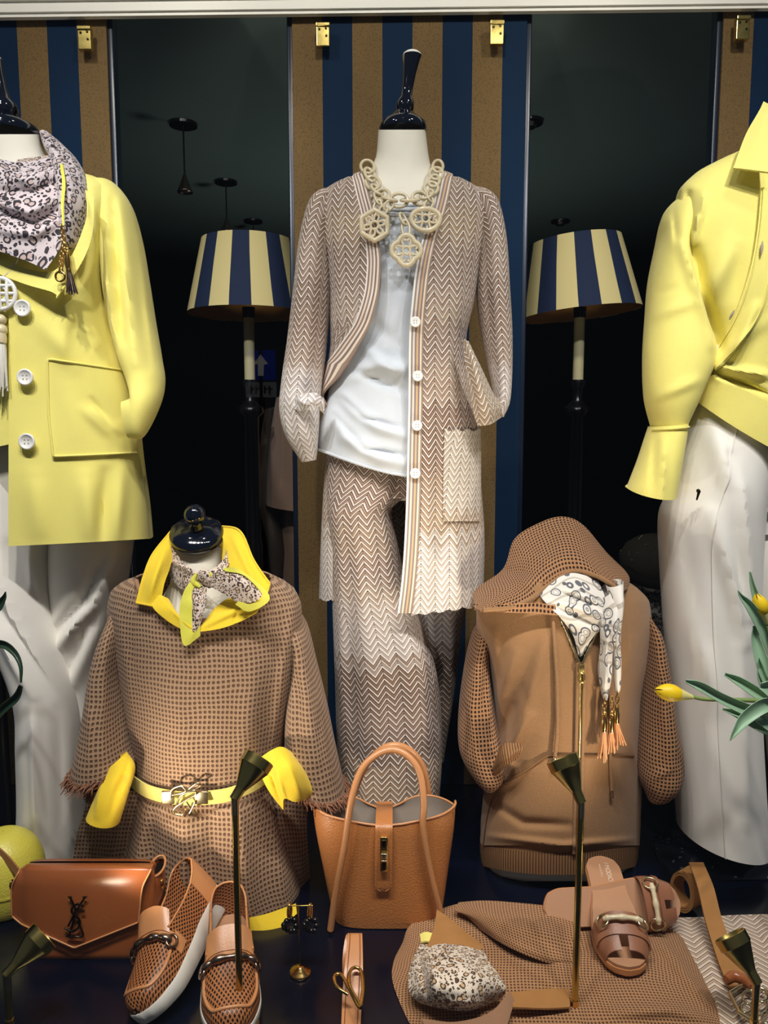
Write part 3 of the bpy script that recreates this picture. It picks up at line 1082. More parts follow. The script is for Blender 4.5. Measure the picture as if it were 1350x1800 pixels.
    for path in ([(664, 342), (668, 356), (664, 372)], [(752, 340), (755, 352), (748, 366)], [(706, 378), (712, 392), (714, 412)], [(690, 356), (680, 366), (672, 372)]):
        q = NB.surf([p[0] for p in path], [p[1] for p in path], .010)
        for i in range(len(q) - 1):
            d = q[i + 1] - q[i]
            MB().ring((q[i] + q[i + 1]) / 2, np.linalg.norm(d) * .75, .0075, .0026, d, np.cross(np.array((0, -1, .1)) if i % 2 else np.array((.6, -.6, .3)), d), 18, 8).build('link', M['champagne'], t)
    mp = float(mpp(400, YC))

    def pendant(px, py, r, kind):
        c = NB.surf(px, py, .012)
        R = r * mp
        fr, w = MB(), MB()
        if kind == 'hex':
            ang = np.radians(np.arange(6) * 60 + 30)
            q = [c + np.array((R * math.cos(a), -.0, R * math.sin(a))) for a in ang]
            q = np.array([q[i] * (1 - s) + q[(i + 1) % 6] * s for i in range(6) for s in (0, .34, .67)])
        elif kind == 'quatre':
            a = np.linspace(0, 2 * PI, 48, endpoint=False)
            rr = R * (.80 + .22 * np.abs(np.cos(2 * a)))
            q = c + np.stack([rr * np.cos(a), 0 * a, rr * np.sin(a)], -1)
        else:
            a = np.linspace(0, 2 * PI, 40, endpoint=False)
            q = c + np.stack([R * np.cos(a), 0 * a, R * .82 * np.where(np.sin(a) > 0, np.sin(a) * .8, np.sin(a))], -1)
        fr.tube(q, .0050, 8, closed=True)
        root = fr.build('pendant', M['champagne'], t)
        for s in range(6 if kind == 'hex' else 4):
            a0 = 2 * PI * s / (6 if kind == 'hex' else 4) + PI / 4
            for sg in (-1, 1):
                tt = np.linspace(0, 1, 12)
                ang = a0 + sg * (.12 + .55 * tt)
                rad = R * (.30 + .5 * np.sin(tt * 2.4))
                w.tube(c + np.stack([rad * np.cos(ang), 0 * tt - .0005, rad * np.sin(ang)], -1), .0024, 6)
        w.ring(c, R * .26, R * .26, .0026)
        w.build('scrollwork', M['champagne'], root)
    pendant(661, 396, 24, 'hex')
    pendant(714, 440, 23, 'quatre')
    pendant(746, 384, 23, 'half')


def button4(parent, c, r, mat, name='button', tilt=None):
    Mx = Matrix.Rotation(PI / 2, 4, 'X')
    m = MB().lathe([(.0001, 0), (r * .92, 0), (r, .002), (r * .98, .0042), (r * .80, .0050), (r * .74, .0036), (.0001, .0034)], 28, c=c, M=Mx, cap=False)
    b = m.build(name, mat, parent)
    h = MB()
    for dx, dz in ((-.22, .22), (.22, .22), (-.22, -.22), (.22, -.22)):
        h.ball(np.array(c) + np.array((dx * r, -.0036, dz * r)), .0014, 6)
    h.build('button_hole', M['taupe_lining'], b)
    return b


def chain(m, pts, n, r=.0011, a=.0055, b=.0036, jig=0):
    q = cr(np.asarray(pts, float), n + 1)
    for i in range(n):
        d = q[i + 1] - q[i]
        L = np.linalg.norm(d)
        nz = np.array((.1, -1, .1)) if i % 2 else np.array((1, -.4, .2))
        m.ring((q[i] + q[i + 1]) / 2, max(L * .72, a), b, r, d, np.cross(nz, d), 12, 6)
    return m


def tassel(parent, top, bot, r0, r1, n, mat, capmat, name='tassel', seed=1):
    """cap plus loose strands; top and bot are points"""
    rg = np.random.RandomState(seed)
    top, bot = np.array(top, float), np.array(bot, float)
    d = bot - top
    m = MB()
    for k in range(n):
        a = 2 * PI * k / n
        o = np.array((math.cos(a), math.sin(a), 0))
        L = rg.uniform(.85, 1.05)
        m.tube([top + o * r0 * .5, top + d * .35 * L + o * r0 * .9, top + d * L + o * r1 * rg.uniform(.5, 1.1)], [.0014, .0017, .0014], 5, n=6)
    b = m.build(name, mat, parent)
    c = MB().tube([top - d * .10, top + d * .02, top + d * .10], [r0 * .75, r0 * 1.1, r0 * 1.05], 12)
    c.build('tassel_cap', capmat, b)
    return b


# ------------------------------------------------------------------ left figure in the yellow jacket
YL = 1.62


def left_figure():
    neck = [(236, -52, 68, .052), (256, -54, 73, .054), (275, -56, 80, .058), (292, -62, 92, .066)]
    body = [(330, -110, 160, .08), (380, -140, 172, .09), (500, -140, 172, .105), (650, -150, 180, .10), (780, -160, 190, .105), (900, -160, 190, .085)]
    cap = [(12, 237, 54), (12, 230, 55), (11, 222, 52), (10, 214, 40), (9, 209, 30), (8, 204, 24)]
    fin = [(8, 208, 14), (8, 200, 22), (7, 190, 24), (6, 181, 21), (4, 174, 15), (2, 160, 13), (-2, 130, 12), (-6, 104, 13.5)]
    mannequin('cream mannequin with navy finial at the left edge of the window', YL, neck, body, cap, fin, -30)

    fl = [([(190, 350), (178, 420), (182, 480)], 8, -0.0140), ([(160, 330), (170, 400), (182, 470)], 11, 0.0112), ([(150, 840), (160, 950)], 17, 0.0140),
          ([(215, 830), (205, 950)], 12, 0.0140), ([(185, 830), (178, 950)], 9, -0.0126), ([(60, 840), (70, 950)], 19, 0.0112), ([(165, 720), (210, 760)], 6, 0.0084),
          ([(160, 700), (195, 750)], 4, -0.0070), ([(160, 520), (190, 620)], 12, -0.0112), ([(70, 560), (130, 640)], 19, 0.0084), ([(120, 520), (110, 620)], 12, 0.0084)]
    J = Body([(300, -80, 128, .085), (312, -120, 168, .098), (328, -140, 190, .112), (360, -160, 200, .126), (420, -165, 196, .138), (500, -168, 188, .144), (600, -180, 206, .142), (700, -195, 234, .140),
              (800, -205, 244, .146), (900, -212, 257, .152), (960, -215, 262, .154)], YL, 2.3, fl, (.0015, 46, 11))
    t = thing('yellow_jacket', 'bright yellow jacket with patch pocket and white buttons', 'jacket', at(20, 958, YL))
    hem = lambda px, py, tt: py - tt**8 * np.clip((px - 15) / 245, -.3, 1) * 13
    P, U = J.panel([(300, 15, None), (500, 15, None), (960, 15, None)], 150, 90, .006, (), hem)
    MB().grid(P, U).build('front_panel', M['yellow'], t, thick=.003)
    P, U = J.panel([(300, None, 24), (780, None, 22)], 110, 60, -.004, (), lambda px, py, tt: py + tt**6 * np.clip((20 - px) / 200, 0, 1) * 60)
    MB().grid(P, U).build('front_panel', M['yellow'], t, thick=.003)
    # pocket with raised edge
    rows = [(632, 82, 214), (720, 84, 232), (802, 92, 236)]
    wp = lambda px, py, tt: py + (1 - tt) * np.clip((px - 80) / 130, 0, 1) * 20 - tt * np.clip((px - 90) / 140, 0, 1) * 6
    P, U = J.panel(rows, 50, 44, .011, [([(150, 720), (195, 765)], 10, .008), ([(120, 690), (140, 780)], 18, .004)], wp)
    pk = MB().grid(P, U).build('pocket', M['yellow'], t, thick=.003)
    e = np.concatenate([P[0, ::-1], P[:, 0], P[-1]]) + np.array((0, -.001, 0))
    MB().tube(e, .0022, 8).build('pocket_piping', M['yellow'], pk)
    for k, (px, py) in enumerate(((39, 542), (44, 663), (47, 776))):
        button4(t, J.surf(px, py, .0165), .0158, M['pearl'])
    # sleeve bent so the cuff sits in the pocket
    fs = [([(196, 350), (200, 460), (212, 600)], 7, -0.0182), ([(214, 350), (226, 480), (240, 640)], 8, 0.0130), ([(236, 400), (250, 540), (262, 650)], 6, -0.0078), ([(186, 400), (192, 500), (204, 600)], 5, 0.0156), ([(250, 480), (266, 600)], 6, 0.0078)]
    P, U = limb([(140, 356, 178, 318, YL + .02, .055), (160, 354, 203, 324, YL + .015, .065), (176, 382, 228, 360, YL, .075), (181, 430, 245, 420, YL - .01, .082), (186, 500, 258, 492, YL - .02, .08), (198, 570, 270, 565, YL - .03, .075),
                 (212, 628, 281, 628, YL - .05, .07), (226, 668, 287, 672, YL - .07, .06), (232, 692, 278, 715, YL - .10, .05), (229, 700, 252, 768, YL - .125, .03), (214, 706, 226, 770, YL - .130, .016)], 100, 44, fs)
    MB().grid(P, U).build('sleeve', M['yellow'], t, thick=.002)
    # collar lapels lying under the scarf
    P, U = cloth([[(-30, 440, YL - .145), (40, 470, YL - .160), (85, 478, YL - .168), (104, 470, YL - .168)], [(-30, 470, YL - .150), (40, 498, YL - .168), (88, 512, YL - .176), (104, 522, YL - .174)]], 12, 20, wr=(.002, 26, 2))
    MB().grid(P, U).build('collar_lapel', M['yellow'], t, thick=.003)
    P, U = cloth([[(150, 335, YL - .125), (152, 380, YL - .150), (132, 440, YL - .165), (104, 480, YL - .170)], [(166, 350, YL - .128), (160, 420, YL - .154), (140, 470, YL - .168), (100, 525, YL - .176)]], 12, 20, wr=(.002, 20, 2))
    MB().grid(P, U).build('collar_lapel', M['yellow'], t, thick=.003)

    # leopard scarf
    t = thing('leopard_scarf', 'grey leopard print scarf with gold chain over the yellow jacket collar', 'scarf', at(60, 440, YL - .15))
    fo = [([(-20, 350), (50, 372), (100, 350)], 11, .016), ([(-20, 322), (50, 310), (95, 300)], 10, .012), ([(-20, 400), (60, 412), (102, 388)], 10, .012), ([(0, 372), (60, 392), (100, 372)], 6, -.012), ([(0, 338), (60, 336), (100, 320)], 6, -.010), ([(20, 300), (60, 330)], 8, .008)]
    P, U = cloth([[(-60, 268, YL - .085), (-5, 279, YL - .115), (40, 285, YL - .115), (88, 276, YL - .075)],
                  [(-60, 320, YL - .130), (0, 325, YL - .155), (60, 318, YL - .155), (100, 306, YL - .115)],
                  [(-60, 380, YL - .150), (0, 380, YL - .172), (60, 378, YL - .175), (106, 372, YL - .150)],
                  [(-60, 420, YL - .160), (0, 420, YL - .178), (60, 428, YL - .182), (108, 428, YL - .170)],
                  [(-60, 420, YL - .160), (-5, 440, YL - .180), (50, 460, YL - .186), (80, 475, YL - .184)]], 70, 60, fo, wr=(.003, 26, 6))
    MB().grid(P, U).build('front_drape', M['leopard_grey'], t, thick=.0015)
    P, U = limb([(72, 237, 84, 232, YL + .02, .02), (82, 262, 106, 250, YL - .02, .035), (95, 288, 134, 280, YL - .05, .045), (104, 320, 149, 318, YL - .09, .05), (110, 360, 151, 362, YL - .12, .05), (112, 395, 144, 402, YL - .14, .045), (114, 418, 134, 432, YL - .155, .03), (112, 430, 118, 438, YL - .16, .015)], 60, 32,
                [([(90, 250), (124, 320), (126, 400)], 6, .010), ([(104, 262), (138, 320), (136, 390)], 5, -.008)], wr=(.002, 14, 4))
    MB().grid(P, U).build('side_fold', M['leopard_grey'], t, thick=.001)
    P, U = cloth([[(20, 282, YL - .05), (60, 276, YL - .075), (92, 272, YL - .05)], [(20, 296, YL - .07), (60, 290, YL - .10), (96, 292, YL - .07)]], 10, 24)
    MB().grid(P, U).build('inner_fold', M['leopard_small'], t, thick=.0015, label='peach toned inner fold')
    P, U = cloth([[(105, 288, YL - .138), (110, 288, YL - .142)], [(109, 320, YL - .172), (115, 322, YL - .172)], [(107, 360, YL - .194), (112, 360, YL - .194)], [(110, 396, YL - .202), (113, 396, YL - .202)]], 24, 5)  # yellow strip standing in for the gap between the two scarf pieces
    MB().grid(P, U).build('edge_strip', M['yellow_pale'], t, thick=.002, label='narrow yellow strip in the gap between scarf pieces')
    m = chain(MB(), at([109, 112, 108, 107], [396, 430, 455, 478], YL - .192), 16)
    m.ring(at(106, 486, YL - .192), .0085, .0085, .0022)
    m.build('gold_chain', M['gold'], t)
    m = chain(MB(), at([110, 116, 118], [420, 436, 448], YL - .190), 8)
    m.build('gold_chain', M['gold'], t)
    cp = MB().tube(at([118, 119, 120], [448, 460, 472], YL - .196), [.004, .0055, .005], 12)
    cp.build('tassel_bead', M['gold'], t)
    tassel(t, at(121, 474, YL - .196), at(128, 520, YL - .194), .0045, .010, 12, M['pewter'], M['gold'])

    # white pendant with tassel
    t = thing('pendant_necklace', 'white knotted disc pendant with striped tassel on the yellow jacket', 'necklace', at(2, 520, YL - .17))
    mm = float(mpp(516, YL))
    c = J.surf(1, 516, .018)
    R = 24 * mm
    m = MB().ring(c, R, R, .0042, n=36)
    for k in (-.5, .0, .5):
        L = R * math.sqrt(1 - k * k)
        m.tube([c + np.array((k * R, -.001, -L)), c + np.array((k * R, -.005, 0)), c + np.array((k * R, -.001, L))], .0032, 8, n=12)
        m.tube([c + np.array((-L, -.001, k * R)), c + np.array((0, -.002, k * R)), c + np.array((L, -.001, k * R))], .0032, 8, n=12)
    m.ring(c, R * .45, R * .45, .003, n=24)
    m.build('disc', M['pearl'], t)
    m = MB()
    for s in (-1, 1):
        m.tube([c + np.array((s * .004, 0, R)), J.surf(1 + s * 22, 470, .014), J.surf(1 + s * 34, 440, .030)], .0018, 6, n=12)
    m.build('cord', M['champagne'], t)
    m = MB().ball(J.surf(2, 562, .016), .010, 16).ball(J.surf(2, 580, .016), .012, 16)
    m.build('bead', M['champagne'], t)
    tassel(t, J.surf(2, 592, .018), J.surf(2, 694, .018), .010, .014, 26, M['pearl'], M['champagne'])

    # white wide trousers
    t = thing('white_trousers', 'ivory wide leg trousers below the yellow jacket', 'trousers', gd(80, 1530))
    V = Body([(760, -165, 185, .07), (880, -155, 200, .07), (930, -150, 200, .06)], YL + .02, 2.3)
    P, U = V.panel([(760, None, None), (930, None, None)], 40, 70)
    MB().grid(P, U).build('waist', M['white_trouser'], t, thick=.002)
    fl = [([(-40, 960), (20, 1060), (80, 1160), (128, 1236)], 11, 0.0300), ([(-60, 1040), (10, 1120), (60, 1220)], 14, 0.0210), ([(20, 960), (60, 1060), (95, 1130)], 12, -0.0180), ([(60, 1250), (66, 1480)], 9, 0.0150), ([(100, 1250), (104, 1480)], 11, -0.0150),
          ([(128, 1240), (128, 1480)], 7, 0.0150), ([(82, 1120), (118, 1200)], 5, -0.0180)]
    P, U = limb([(-140, 840, 96, 840, YL - .01, .095), (-130, 930, 95, 925, YL - .015, .10), (-110, 1000, 94, 1000, YL - .02, .105), (-60, 1070, 98, 1075, YL - .03, .105), (0, 1130, 110, 1140, YL - .04, .10), (36, 1220, 127, 1224, YL - .05, .095), (40, 1310, 136, 1310, YL - .05, .095), (42, 1420, 142, 1420, YL - .04, .1), (30, 1525, 150, 1525, YL - .03, .1)], 120, 64, fl)
    MB().grid(P, U).build('leg', M['white_trouser'], t, thick=.002)
    fr = [([(218, 960), (170, 1060), (100, 1140)], 11, 0.0240), ([(190, 960), (140, 1060), (92, 1120)], 8, -0.0180), ([(200, 1000), (180, 1100), (130, 1200)], 12, 0.0180), ([(160, 1060), (120, 1180)], 7, -0.0150)]
    P, U = limb([(94, 840, 228, 840, YL + .005, .10), (94, 930, 232, 925, YL + .01, .10), (92, 1000, 224, 1000, YL + .02, .10), (88, 1080, 212, 1070, YL + .03, .09), (90, 1150, 196, 1140, YL + .04, .085), (108, 1210, 184, 1205, YL + .05, .08), (122, 1250, 178, 1250, YL + .05, .075)], 90, 56, fr)
    MB().grid(P, U).build('leg', M['white_trouser'], t, thick=.002)


# ------------------------------------------------------------------ right figure in the yellow shirt
YR = 1.62


def right_figure():
    neck = [(215, 1352, 1455, .052), (240, 1350, 1458, .054), (275, 1346, 1464, .058), (300, 1330, 1480, .066)]
    body = [(340, 1290, 1520, .08), (400, 1280, 1530, .09), (500, 1280, 1530, .10), (650, 1290, 1520, .09), (780, 1280, 1530, .10), (900, 1280, 1530, .085)]
    cap = [(1404, 215, 52), (1404, 209, 53), (1405, 201, 50), (1406, 193, 38), (1407, 188, 28)]
    fin = [(1407, 190, 13), (1408, 182, 20), (1409, 172, 22), (1410, 162, 18), (1412, 150, 13), (1418, 110, 12), (1422, 84, 14)]
    mannequin('cream mannequin wearing the yellow shirt at the right edge', YR, neck, body, cap, fin, 1400)

    fs = [([(1212, 340), (1204, 420), (1206, 450)], 5, -0.0170), ([(1240, 345), (1222, 400), (1210, 450)], 7, 0.0170), ([(1330, 540), (1290, 620), (1262, 660)], 9, 0.0170), ([(1350, 660), (1300, 652), (1262, 645)], 7, 0.0204), ([(1345, 690), (1300, 672), (1262, 662)], 4, -0.0204),
          ([(1290, 430), (1240, 520), (1236, 560)], 19, 0.0238), ([(1300, 420), (1290, 520)], 11, -0.0102), ([(1256, 640), (1300, 600), (1350, 560)], 8, 0.0102), ([(1240, 590), (1256, 610)], 6, -0.0136)]
    fs += [([(1222, 440), (1240, 530), (1266, 615)], 12, -.030), ([(1208, 335), (1205, 400), (1216, 460)], 6, -.018), ([(1236, 338), (1216, 440)], 6, .012)]
    S = Body([(262, 1306, 1500, .085), (282, 1262, 1540, .10), (305, 1222, 1585, .112), (335, 1196, 1612, .124), (400, 1186, 1620, .136), (500, 1192, 1612, .142), (600, 1228, 1580, .138), (680, 1226, 1585, .136), (760, 1218, 1592, .138), (800, 1216, 1594, .138)], YR, 2.3, fs, (.0014, 44, 13))
    t = thing('yellow_shirt', 'pale yellow shirt with folded sleeve and wrapped front', 'shirt', at(1350, 780, YR))
    hem = lambda px, py, tt: py + tt**3 * np.clip((px - 1222) / 128, 0, 1.6) * 76
    P, U = S.panel([(264, None, None), (700, None, None)], 130, 120, 0, (), hem)
    MB().grid(P, U).build('body', M['yellow'], t, thick=.003)
    # waistband strip
    P, U = S.panel([(640, 1262, 1430), (672, 1228, 1430), (705, 1226, 1430)], 34, 50, .012, (), lambda px, py, tt: py + np.clip((px - 1230) / 120, 0, 1.6) * (60 + 12 * tt))
    MB().grid(P, U).build('waistband', M['yellow'], t, thick=.003)
    # button placket sweeping to the waist
    cl = [(1340, 330), (1334, 400), (1322, 470), (1300, 540), (1276, 590), (1254, 626)]
    cr_ = [(1372, 330), (1370, 400), (1362, 470), (1340, 550), (1304, 606), (1262, 652)]
    ctl = [[tuple(a) + (.010,), tuple(b) + (.012,)] for a, b in zip(cl, cr_)]
    A = cr(np.array(ctl), 70)
    k = np.linspace(0, 1, 12)
    px = A[:, :1, 0] * (1 - k) + A[:, 1:, 0] * k
    py = A[:, :1, 1] * (1 - k) + A[:, 1:, 1] * k
    P = S.surf(px, py, .012)
    pl = MB().grid(P, arcs(P)).build('button_placket', M['yellow'], t, thick=.004)
    MB().tube(P[:, 1] + np.array((0, -.003, 0)), .0012, 6).tube(P[:, -2] + np.array((0, -.003, 0)), .0012, 6).build('placket_seam', M['yellow'], pl)
    for a, b in (((1343, 424), (1341, 448)), ((1296, 545), (1288, 562))):
        q = S.surf(np.linspace(a[0], b[0], 8), np.linspace(a[1], b[1], 8), .019)
        MB().tube(q, [.001, .0026, .0026, .001], 8).build('buttonhole', M['taupe_lining'], pl)
    button4(t, S.surf(1260, 612, .020), .0105, M['pearl'])
    # sleeve
    f = [([(1172, 420), (1150, 450)], 4, -0.0090), ([(1140, 560), (1220, 530)], 8, 0.0090), ([(1196, 430), (1250, 610)], 7, 0.0180), ([(1150, 700), (1225, 668)], 8, 0.0090), ([(1165, 360), (1178, 430)], 5, 0.0150), ([(1183, 360), (1190, 420)], 4, -0.0120),
         ([(1145, 520), (1190, 505)], 5, -0.0060)]
    P, U = limb([(1236, 330, 1252, 306, YR + .02, .02), (1204, 340, 1240, 320, YR + .015, .045), (1178, 362, 1226, 352, YR + .01, .066), (1168, 386, 1216, 392, YR, .076), (1163, 420, 1198, 438, YR - .01, .08), (1146, 490, 1212, 485, YR - .02, .08), (1138, 560, 1234, 560, YR - .04, .078), (1133, 630, 1254, 622, YR - .06, .075),
                 (1136, 700, 1228, 692, YR - .07, .07), (1147, 748, 1204, 746, YR - .07, .055), (1146, 758, 1202, 756, YR - .07, .052)], 110, 48, f)
    MB().grid(P, U).build('sleeve', M['yellow'], t, thick=.002)
    P, U = limb([(1144, 750, 1204, 745, YR - .072, .058), (1136, 775, 1201, 768, YR - .075, .062), (1124, 812, 1194, 808, YR - .08, .066), (1105, 860, 1184, 868, YR - .085, .07)], 40, 44, [([(1152, 760), (1146, 860)], 5, -.010), ([(1165, 770), (1162, 870)], 7, .010)])
    P[-1, :, 2] -= .010 * np.cos(np.linspace(-PI, PI, P.shape[1])).clip(-1, 1)
    cu = MB().grid(P, U).build('cuff', M['yellow'], t, thick=.003)
    q = P[3, 12:33] + np.array((0, -.004, 0))
    MB().tube(q, .0018, 6).build('cuff_seam', M['yellow'], cu)
    # collar
    P, U = cloth([[(1342, 182, YR - .030), (1330, 205, YR - .075), (1310, 242, YR - .100), (1289, 298, YR - .130)],
                  [(1352, 186, YR - .050), (1342, 215, YR - .095), (1330, 256, YR - .125), (1318, 301, YR - .146)],
                  [(1362, 186, YR - .060), (1352, 225, YR - .105), (1352, 265, YR - .138), (1356, 306, YR - .160)]], 30, 30)
    MB().grid(P, U).build('collar', M['yellow'], t, thick=.004)
    P, U = cloth([[(1346, 184, YR - .04), (1385, 170, YR + .05), (1440, 172, YR + .05), (1475, 200, YR - .03)], [(1352, 262, YR - .09), (1385, 250, YR + .07), (1440, 250, YR + .07), (1480, 275, YR - .07)]], 16, 30)
    MB().grid(P, U).build('collar', M['yellow'], t, thick=.004)
    # scarf inside the collar
    P, U = cloth([[(1338, 190, YR - .035), (1352, 188, YR - .055), (1372, 196, YR - .06)], [(1341, 230, YR - .075), (1354, 236, YR - .088), (1376, 246, YR - .09)], [(1346, 285, YR - .110), (1358, 290, YR - .122), (1378, 300, YR - .125)]], 24, 14)
    ob = MB().grid(P, U).build('neck_scarf', M['leopard_small'], None, thick=.002)
    tag(ob, 'strip of brown leopard scarf inside the yellow shirt collar', 'scarf')

    # trousers
    t = thing('white_trousers', 'white straight trousers below the yellow shirt', 'trousers', gd(1265, 1490))
    V = Body([(690, 1236, 1590, .08), (760, 1224, 1590, .09), (860, 1214, 1590, .09), (940, 1210, 1590, .08)], YR + .02, 2.3)
    P, U = V.panel([(690, None, None), (940, None, None)], 40, 80)
    MB().grid(P, U).build('waist', M['white_trouser'], t, thick=.002)
    f = [([(1228, 720), (1290, 860), (1320, 1080)], 19, 0.0240), ([(1250, 900), (1290, 1050), (1310, 1130)], 12, 0.0180), ([(1200, 900), (1220, 1060)], 17, -0.0090), ([(1282, 800), (1300, 1000), (1312, 1100)], 9, -0.0180), ([(1215, 1100), (1260, 1240)], 19, 0.0120),
         ([(1300, 1140), (1310, 1450)], 11, 0.0120), ([(1240, 1150), (1255, 1450)], 14, 0.0090)]
    P, U = limb([(1222, 690, 1380, 730, YR - .0, .112), (1202, 770, 1356, 790, YR - .012, .114), (1182, 860, 1338, 870, YR - .02, .115), (1164, 910, 1332, 930, YR - .02, .115), (1166, 1000, 1328, 1010, YR - .02, .112), (1174, 1130, 1326, 1130, YR - .03, .108), (1184, 1280, 1330, 1280, YR - .04, .105), (1196, 1456, 1342, 1484, YR - .05, .105)], 130, 64, f)
    P[-1, :, 2] -= .0
    lg = MB().grid(P, U).build('leg', M['white_trouser'], t, thick=.002)
    q = limb([(1192, 880, 1197, 880, YR - .13, .002), (1199, 1000, 1203, 1000, YR - .128, .002), (1212, 1150, 1215, 1150, YR - .130, .002), (1221, 1280, 1224, 1280, YR - .136, .002), (1230, 1440, 1233, 1440, YR - .145, .002)], 40, 8)[0]
    MB().tube(P[:, 28] + np.array((0, -.0022, 0)), .0012, 6).build('side_seam', M['white_trouser'], lg)
    P, U = limb([(1318, 800, 1590, 800, YR + .0, .105), (1308, 900, 1585, 900, YR + .01, .105), (1304, 1000, 1570, 1000, YR + .01, .10), (1308, 1110, 1560, 1110, YR + .02, .1), (1345, 1250, 1550, 1250, YR + .02, .1), (1372, 1485, 1570, 1485, YR + .02, .1)], 90, 56,
                [([(1345, 900), (1316, 1110)], 8, 0.0180), ([(1330, 960), (1318, 1060)], 4, -0.0150)])
    MB().grid(P, U).build('leg', M['white_trouser'], t, thick=.002)
    c = at(1227, 870, YR - .137)
    m = MB().ball(c + np.array((0, 0, .008)), .004, 10).tube([c + np.array((.002, 0, .008)), c + np.array((-.003, -.002, -.010))], [.0034, .0016], 8)
    m.build('metal_charm', M['dark_brass'], t)


# ------------------------------------------------------------------ small busts
def bust(label, Y, rows, base_rows, cap_fn):
    r = rows[-1]
    t = thing('bust_form', label, 'bust', (float(at((r[1] + r[2]) / 2, r[0], Y)[0]), Y, DECK + .001))
    B = Body(rows, Y, 2.15)
    P, U = B.panel([(x[0], None, None) for x in rows], 60, 48)
    MB().grid(P, U).build('body', M['mannequin'], t)
    if cap_fn:
        cap_fn(t)
    return t, B


YP = 1.50


def left_bust():
    def capf(t):
        c = at(346, 938, YP - .016)
        Mx = Matrix.Rotation(math.radians(33), 4, 'X') @ Matrix.Rotation(math.radians(4), 4, 'Y')
        r = 47 * float(mpp(941, YP))
        cap = MB().lathe([(.0002, -.012), (r * .93, -.012), (r * .985, -.006), (r, .0), (r * .97, .005), (r * .8, .011), (r * .5, .016), (.0003, .019)], 44, c=c, M=Mx, cap=False).build('neck_cap', M['navy_gloss'], t)
        top = c + np.array(Mx.to_3x3() @ Vector((0, 0, .018)))
        MB().lathe([(.014, -.002), (.011, .006), (.010, .014)], 20, c=top, M=Mx).ball(top + np.array(Mx.to_3x3() @ Vector((0, 0, .030))), .0205, 28).build('ball_knob', M['navy_gloss'], cap)
    zb = 1652
    rows = [(962, 306, 388, .030), (985, 304, 388, .042), (1020, 300, 390, .052), (1050, 285, 410, .062), (1085, 250, 460, .075), (1150, 232, 490, .088), (1280, 240, 475, .098), (1400, 255, 462, .090), (1500, 232, 490, .105), (zb - 60, 228, 494, .108)]
    bust('cream bust with round navy ball cap wearing the waffle knit', YP, rows, None, capf)
    # supporting plinth under the bust, hidden by the knit
    fo = [([(520, 1060), (500, 1180), (486, 1320)], 11, 0.0156), ([(205, 1080), (222, 1200), (236, 1330)], 11, 0.0156), ([(300, 1200), (320, 1330)], 22, 0.0078), ([(250, 1410), (226, 1600)], 15, 0.0156), ([(320, 1430), (318, 1620)], 22, 0.0156),
          ([(420, 1430), (440, 1620)], 18, 0.0182), ([(370, 1440), (376, 1620)], 13, -0.0104), ([(272, 1420), (262, 1600)], 11, -0.0130), ([(480, 1420), (506, 1600)], 13, 0.0130), ([(450, 1180), (430, 1330)], 20, 0.0078), ([(240, 1392), (350, 1425), (465, 1390)], 11, -0.0130),
          ([(225, 1440), (220, 1500)], 7, -0.0104)]
    K = Body([(1010, 246, 470, .080), (1022, 216, 496, .094), (1042, 194, 520, .108), (1075, 188, 530, .122), (1150, 196, 530, .138), (1250, 214, 512, .142), (1340, 230, 494, .134), (1395, 238, 484, .126), (1450, 222, 500, .134), (1540, 200, 528, .146), (1650, 182, 548, .154)],
             YP, 2.25, fo, (.0016, 40, 21))
    t = thing('waffle_sweater', 'brown waffle knit sweater with fringed cuffs on the left bust', 'sweater', at(350, 1630, YP))
    neckline = lambda px, py, tt: py + (1 - tt)**4 * np.where(np.abs(px - 358) < 118, 78 * np.sqrt(np.clip(1 - ((px - 358) / 118)**2, 0, 1)), 0)
    hem = lambda px, py, tt: neckline(px, py, tt) - tt**6 * np.clip((px - 340) / 200, -.4, 1) * 34
    P, U = K.panel([(1012, 0, 900), (1045, 0, 900), (1640, 0, 900)], 160, 130, 0, (), hem, keep_px=True)
    # front, then a plain back
    MB().grid(P, U).build('front', M['poncho'], t, thick=.003)
    th = np.linspace(PI / 2, 3 * PI / 2, 50)
    q = np.linspace(1012, 1630, 50)
    P2 = K.pt(np.broadcast_to(th, (50, 50)), np.broadcast_to(q[:, None], (50, 50)))
    MB().grid(P2, arcs(P2)).build('back', M['poncho'], t, thick=.003)
    e = P[0]
    nb = np.stack([e, e + np.array((0, -.003, -.009))])
    MB().tube(P[0] + np.array((0, -.002, 0)), .0042, 8).build('neckline_edge', M['poncho_plain'], t)
    # wide sleeves
    PL, U = limb([(198, 1085, 232, 1045, YP + .02, .06), (180, 1130, 226, 1115, YP, .08), (168, 1180, 222, 1180, YP - .01, .09), (155, 1250, 226, 1250, YP - .03, .09), (142, 1310, 232, 1310, YP - .05, .09), (132, 1352, 238, 1335, YP - .06, .085)], 90, 44,
                 [([(190, 1120), (180, 1330)], 9, .012), ([(212, 1130), (208, 1330)], 7, -.010), ([(160, 1250), (158, 1340)], 7, .008)])
    MB().grid(PL, U).build('sleeve', M['poncho'], t, thick=.002)
    PR, U = limb([(490, 1046, 522, 1082, YP + .02, .06), (508, 1110, 540, 1108, YP, .075), (512, 1170, 556, 1170, YP - .01, .085), (504, 1240, 574, 1240, YP - .03, .09), (502, 1310, 589, 1312, YP - .05, .09), (508, 1356, 606, 1388, YP - .06, .085)], 90, 44,
                 [([(534, 1130), (560, 1340)], 9, .012), ([(520, 1180), (526, 1330)], 8, -.012), ([(560, 1240), (586, 1370)], 7, .008)])
    MB().grid(PR, U).build('sleeve', M['poncho'], t, thick=.002)
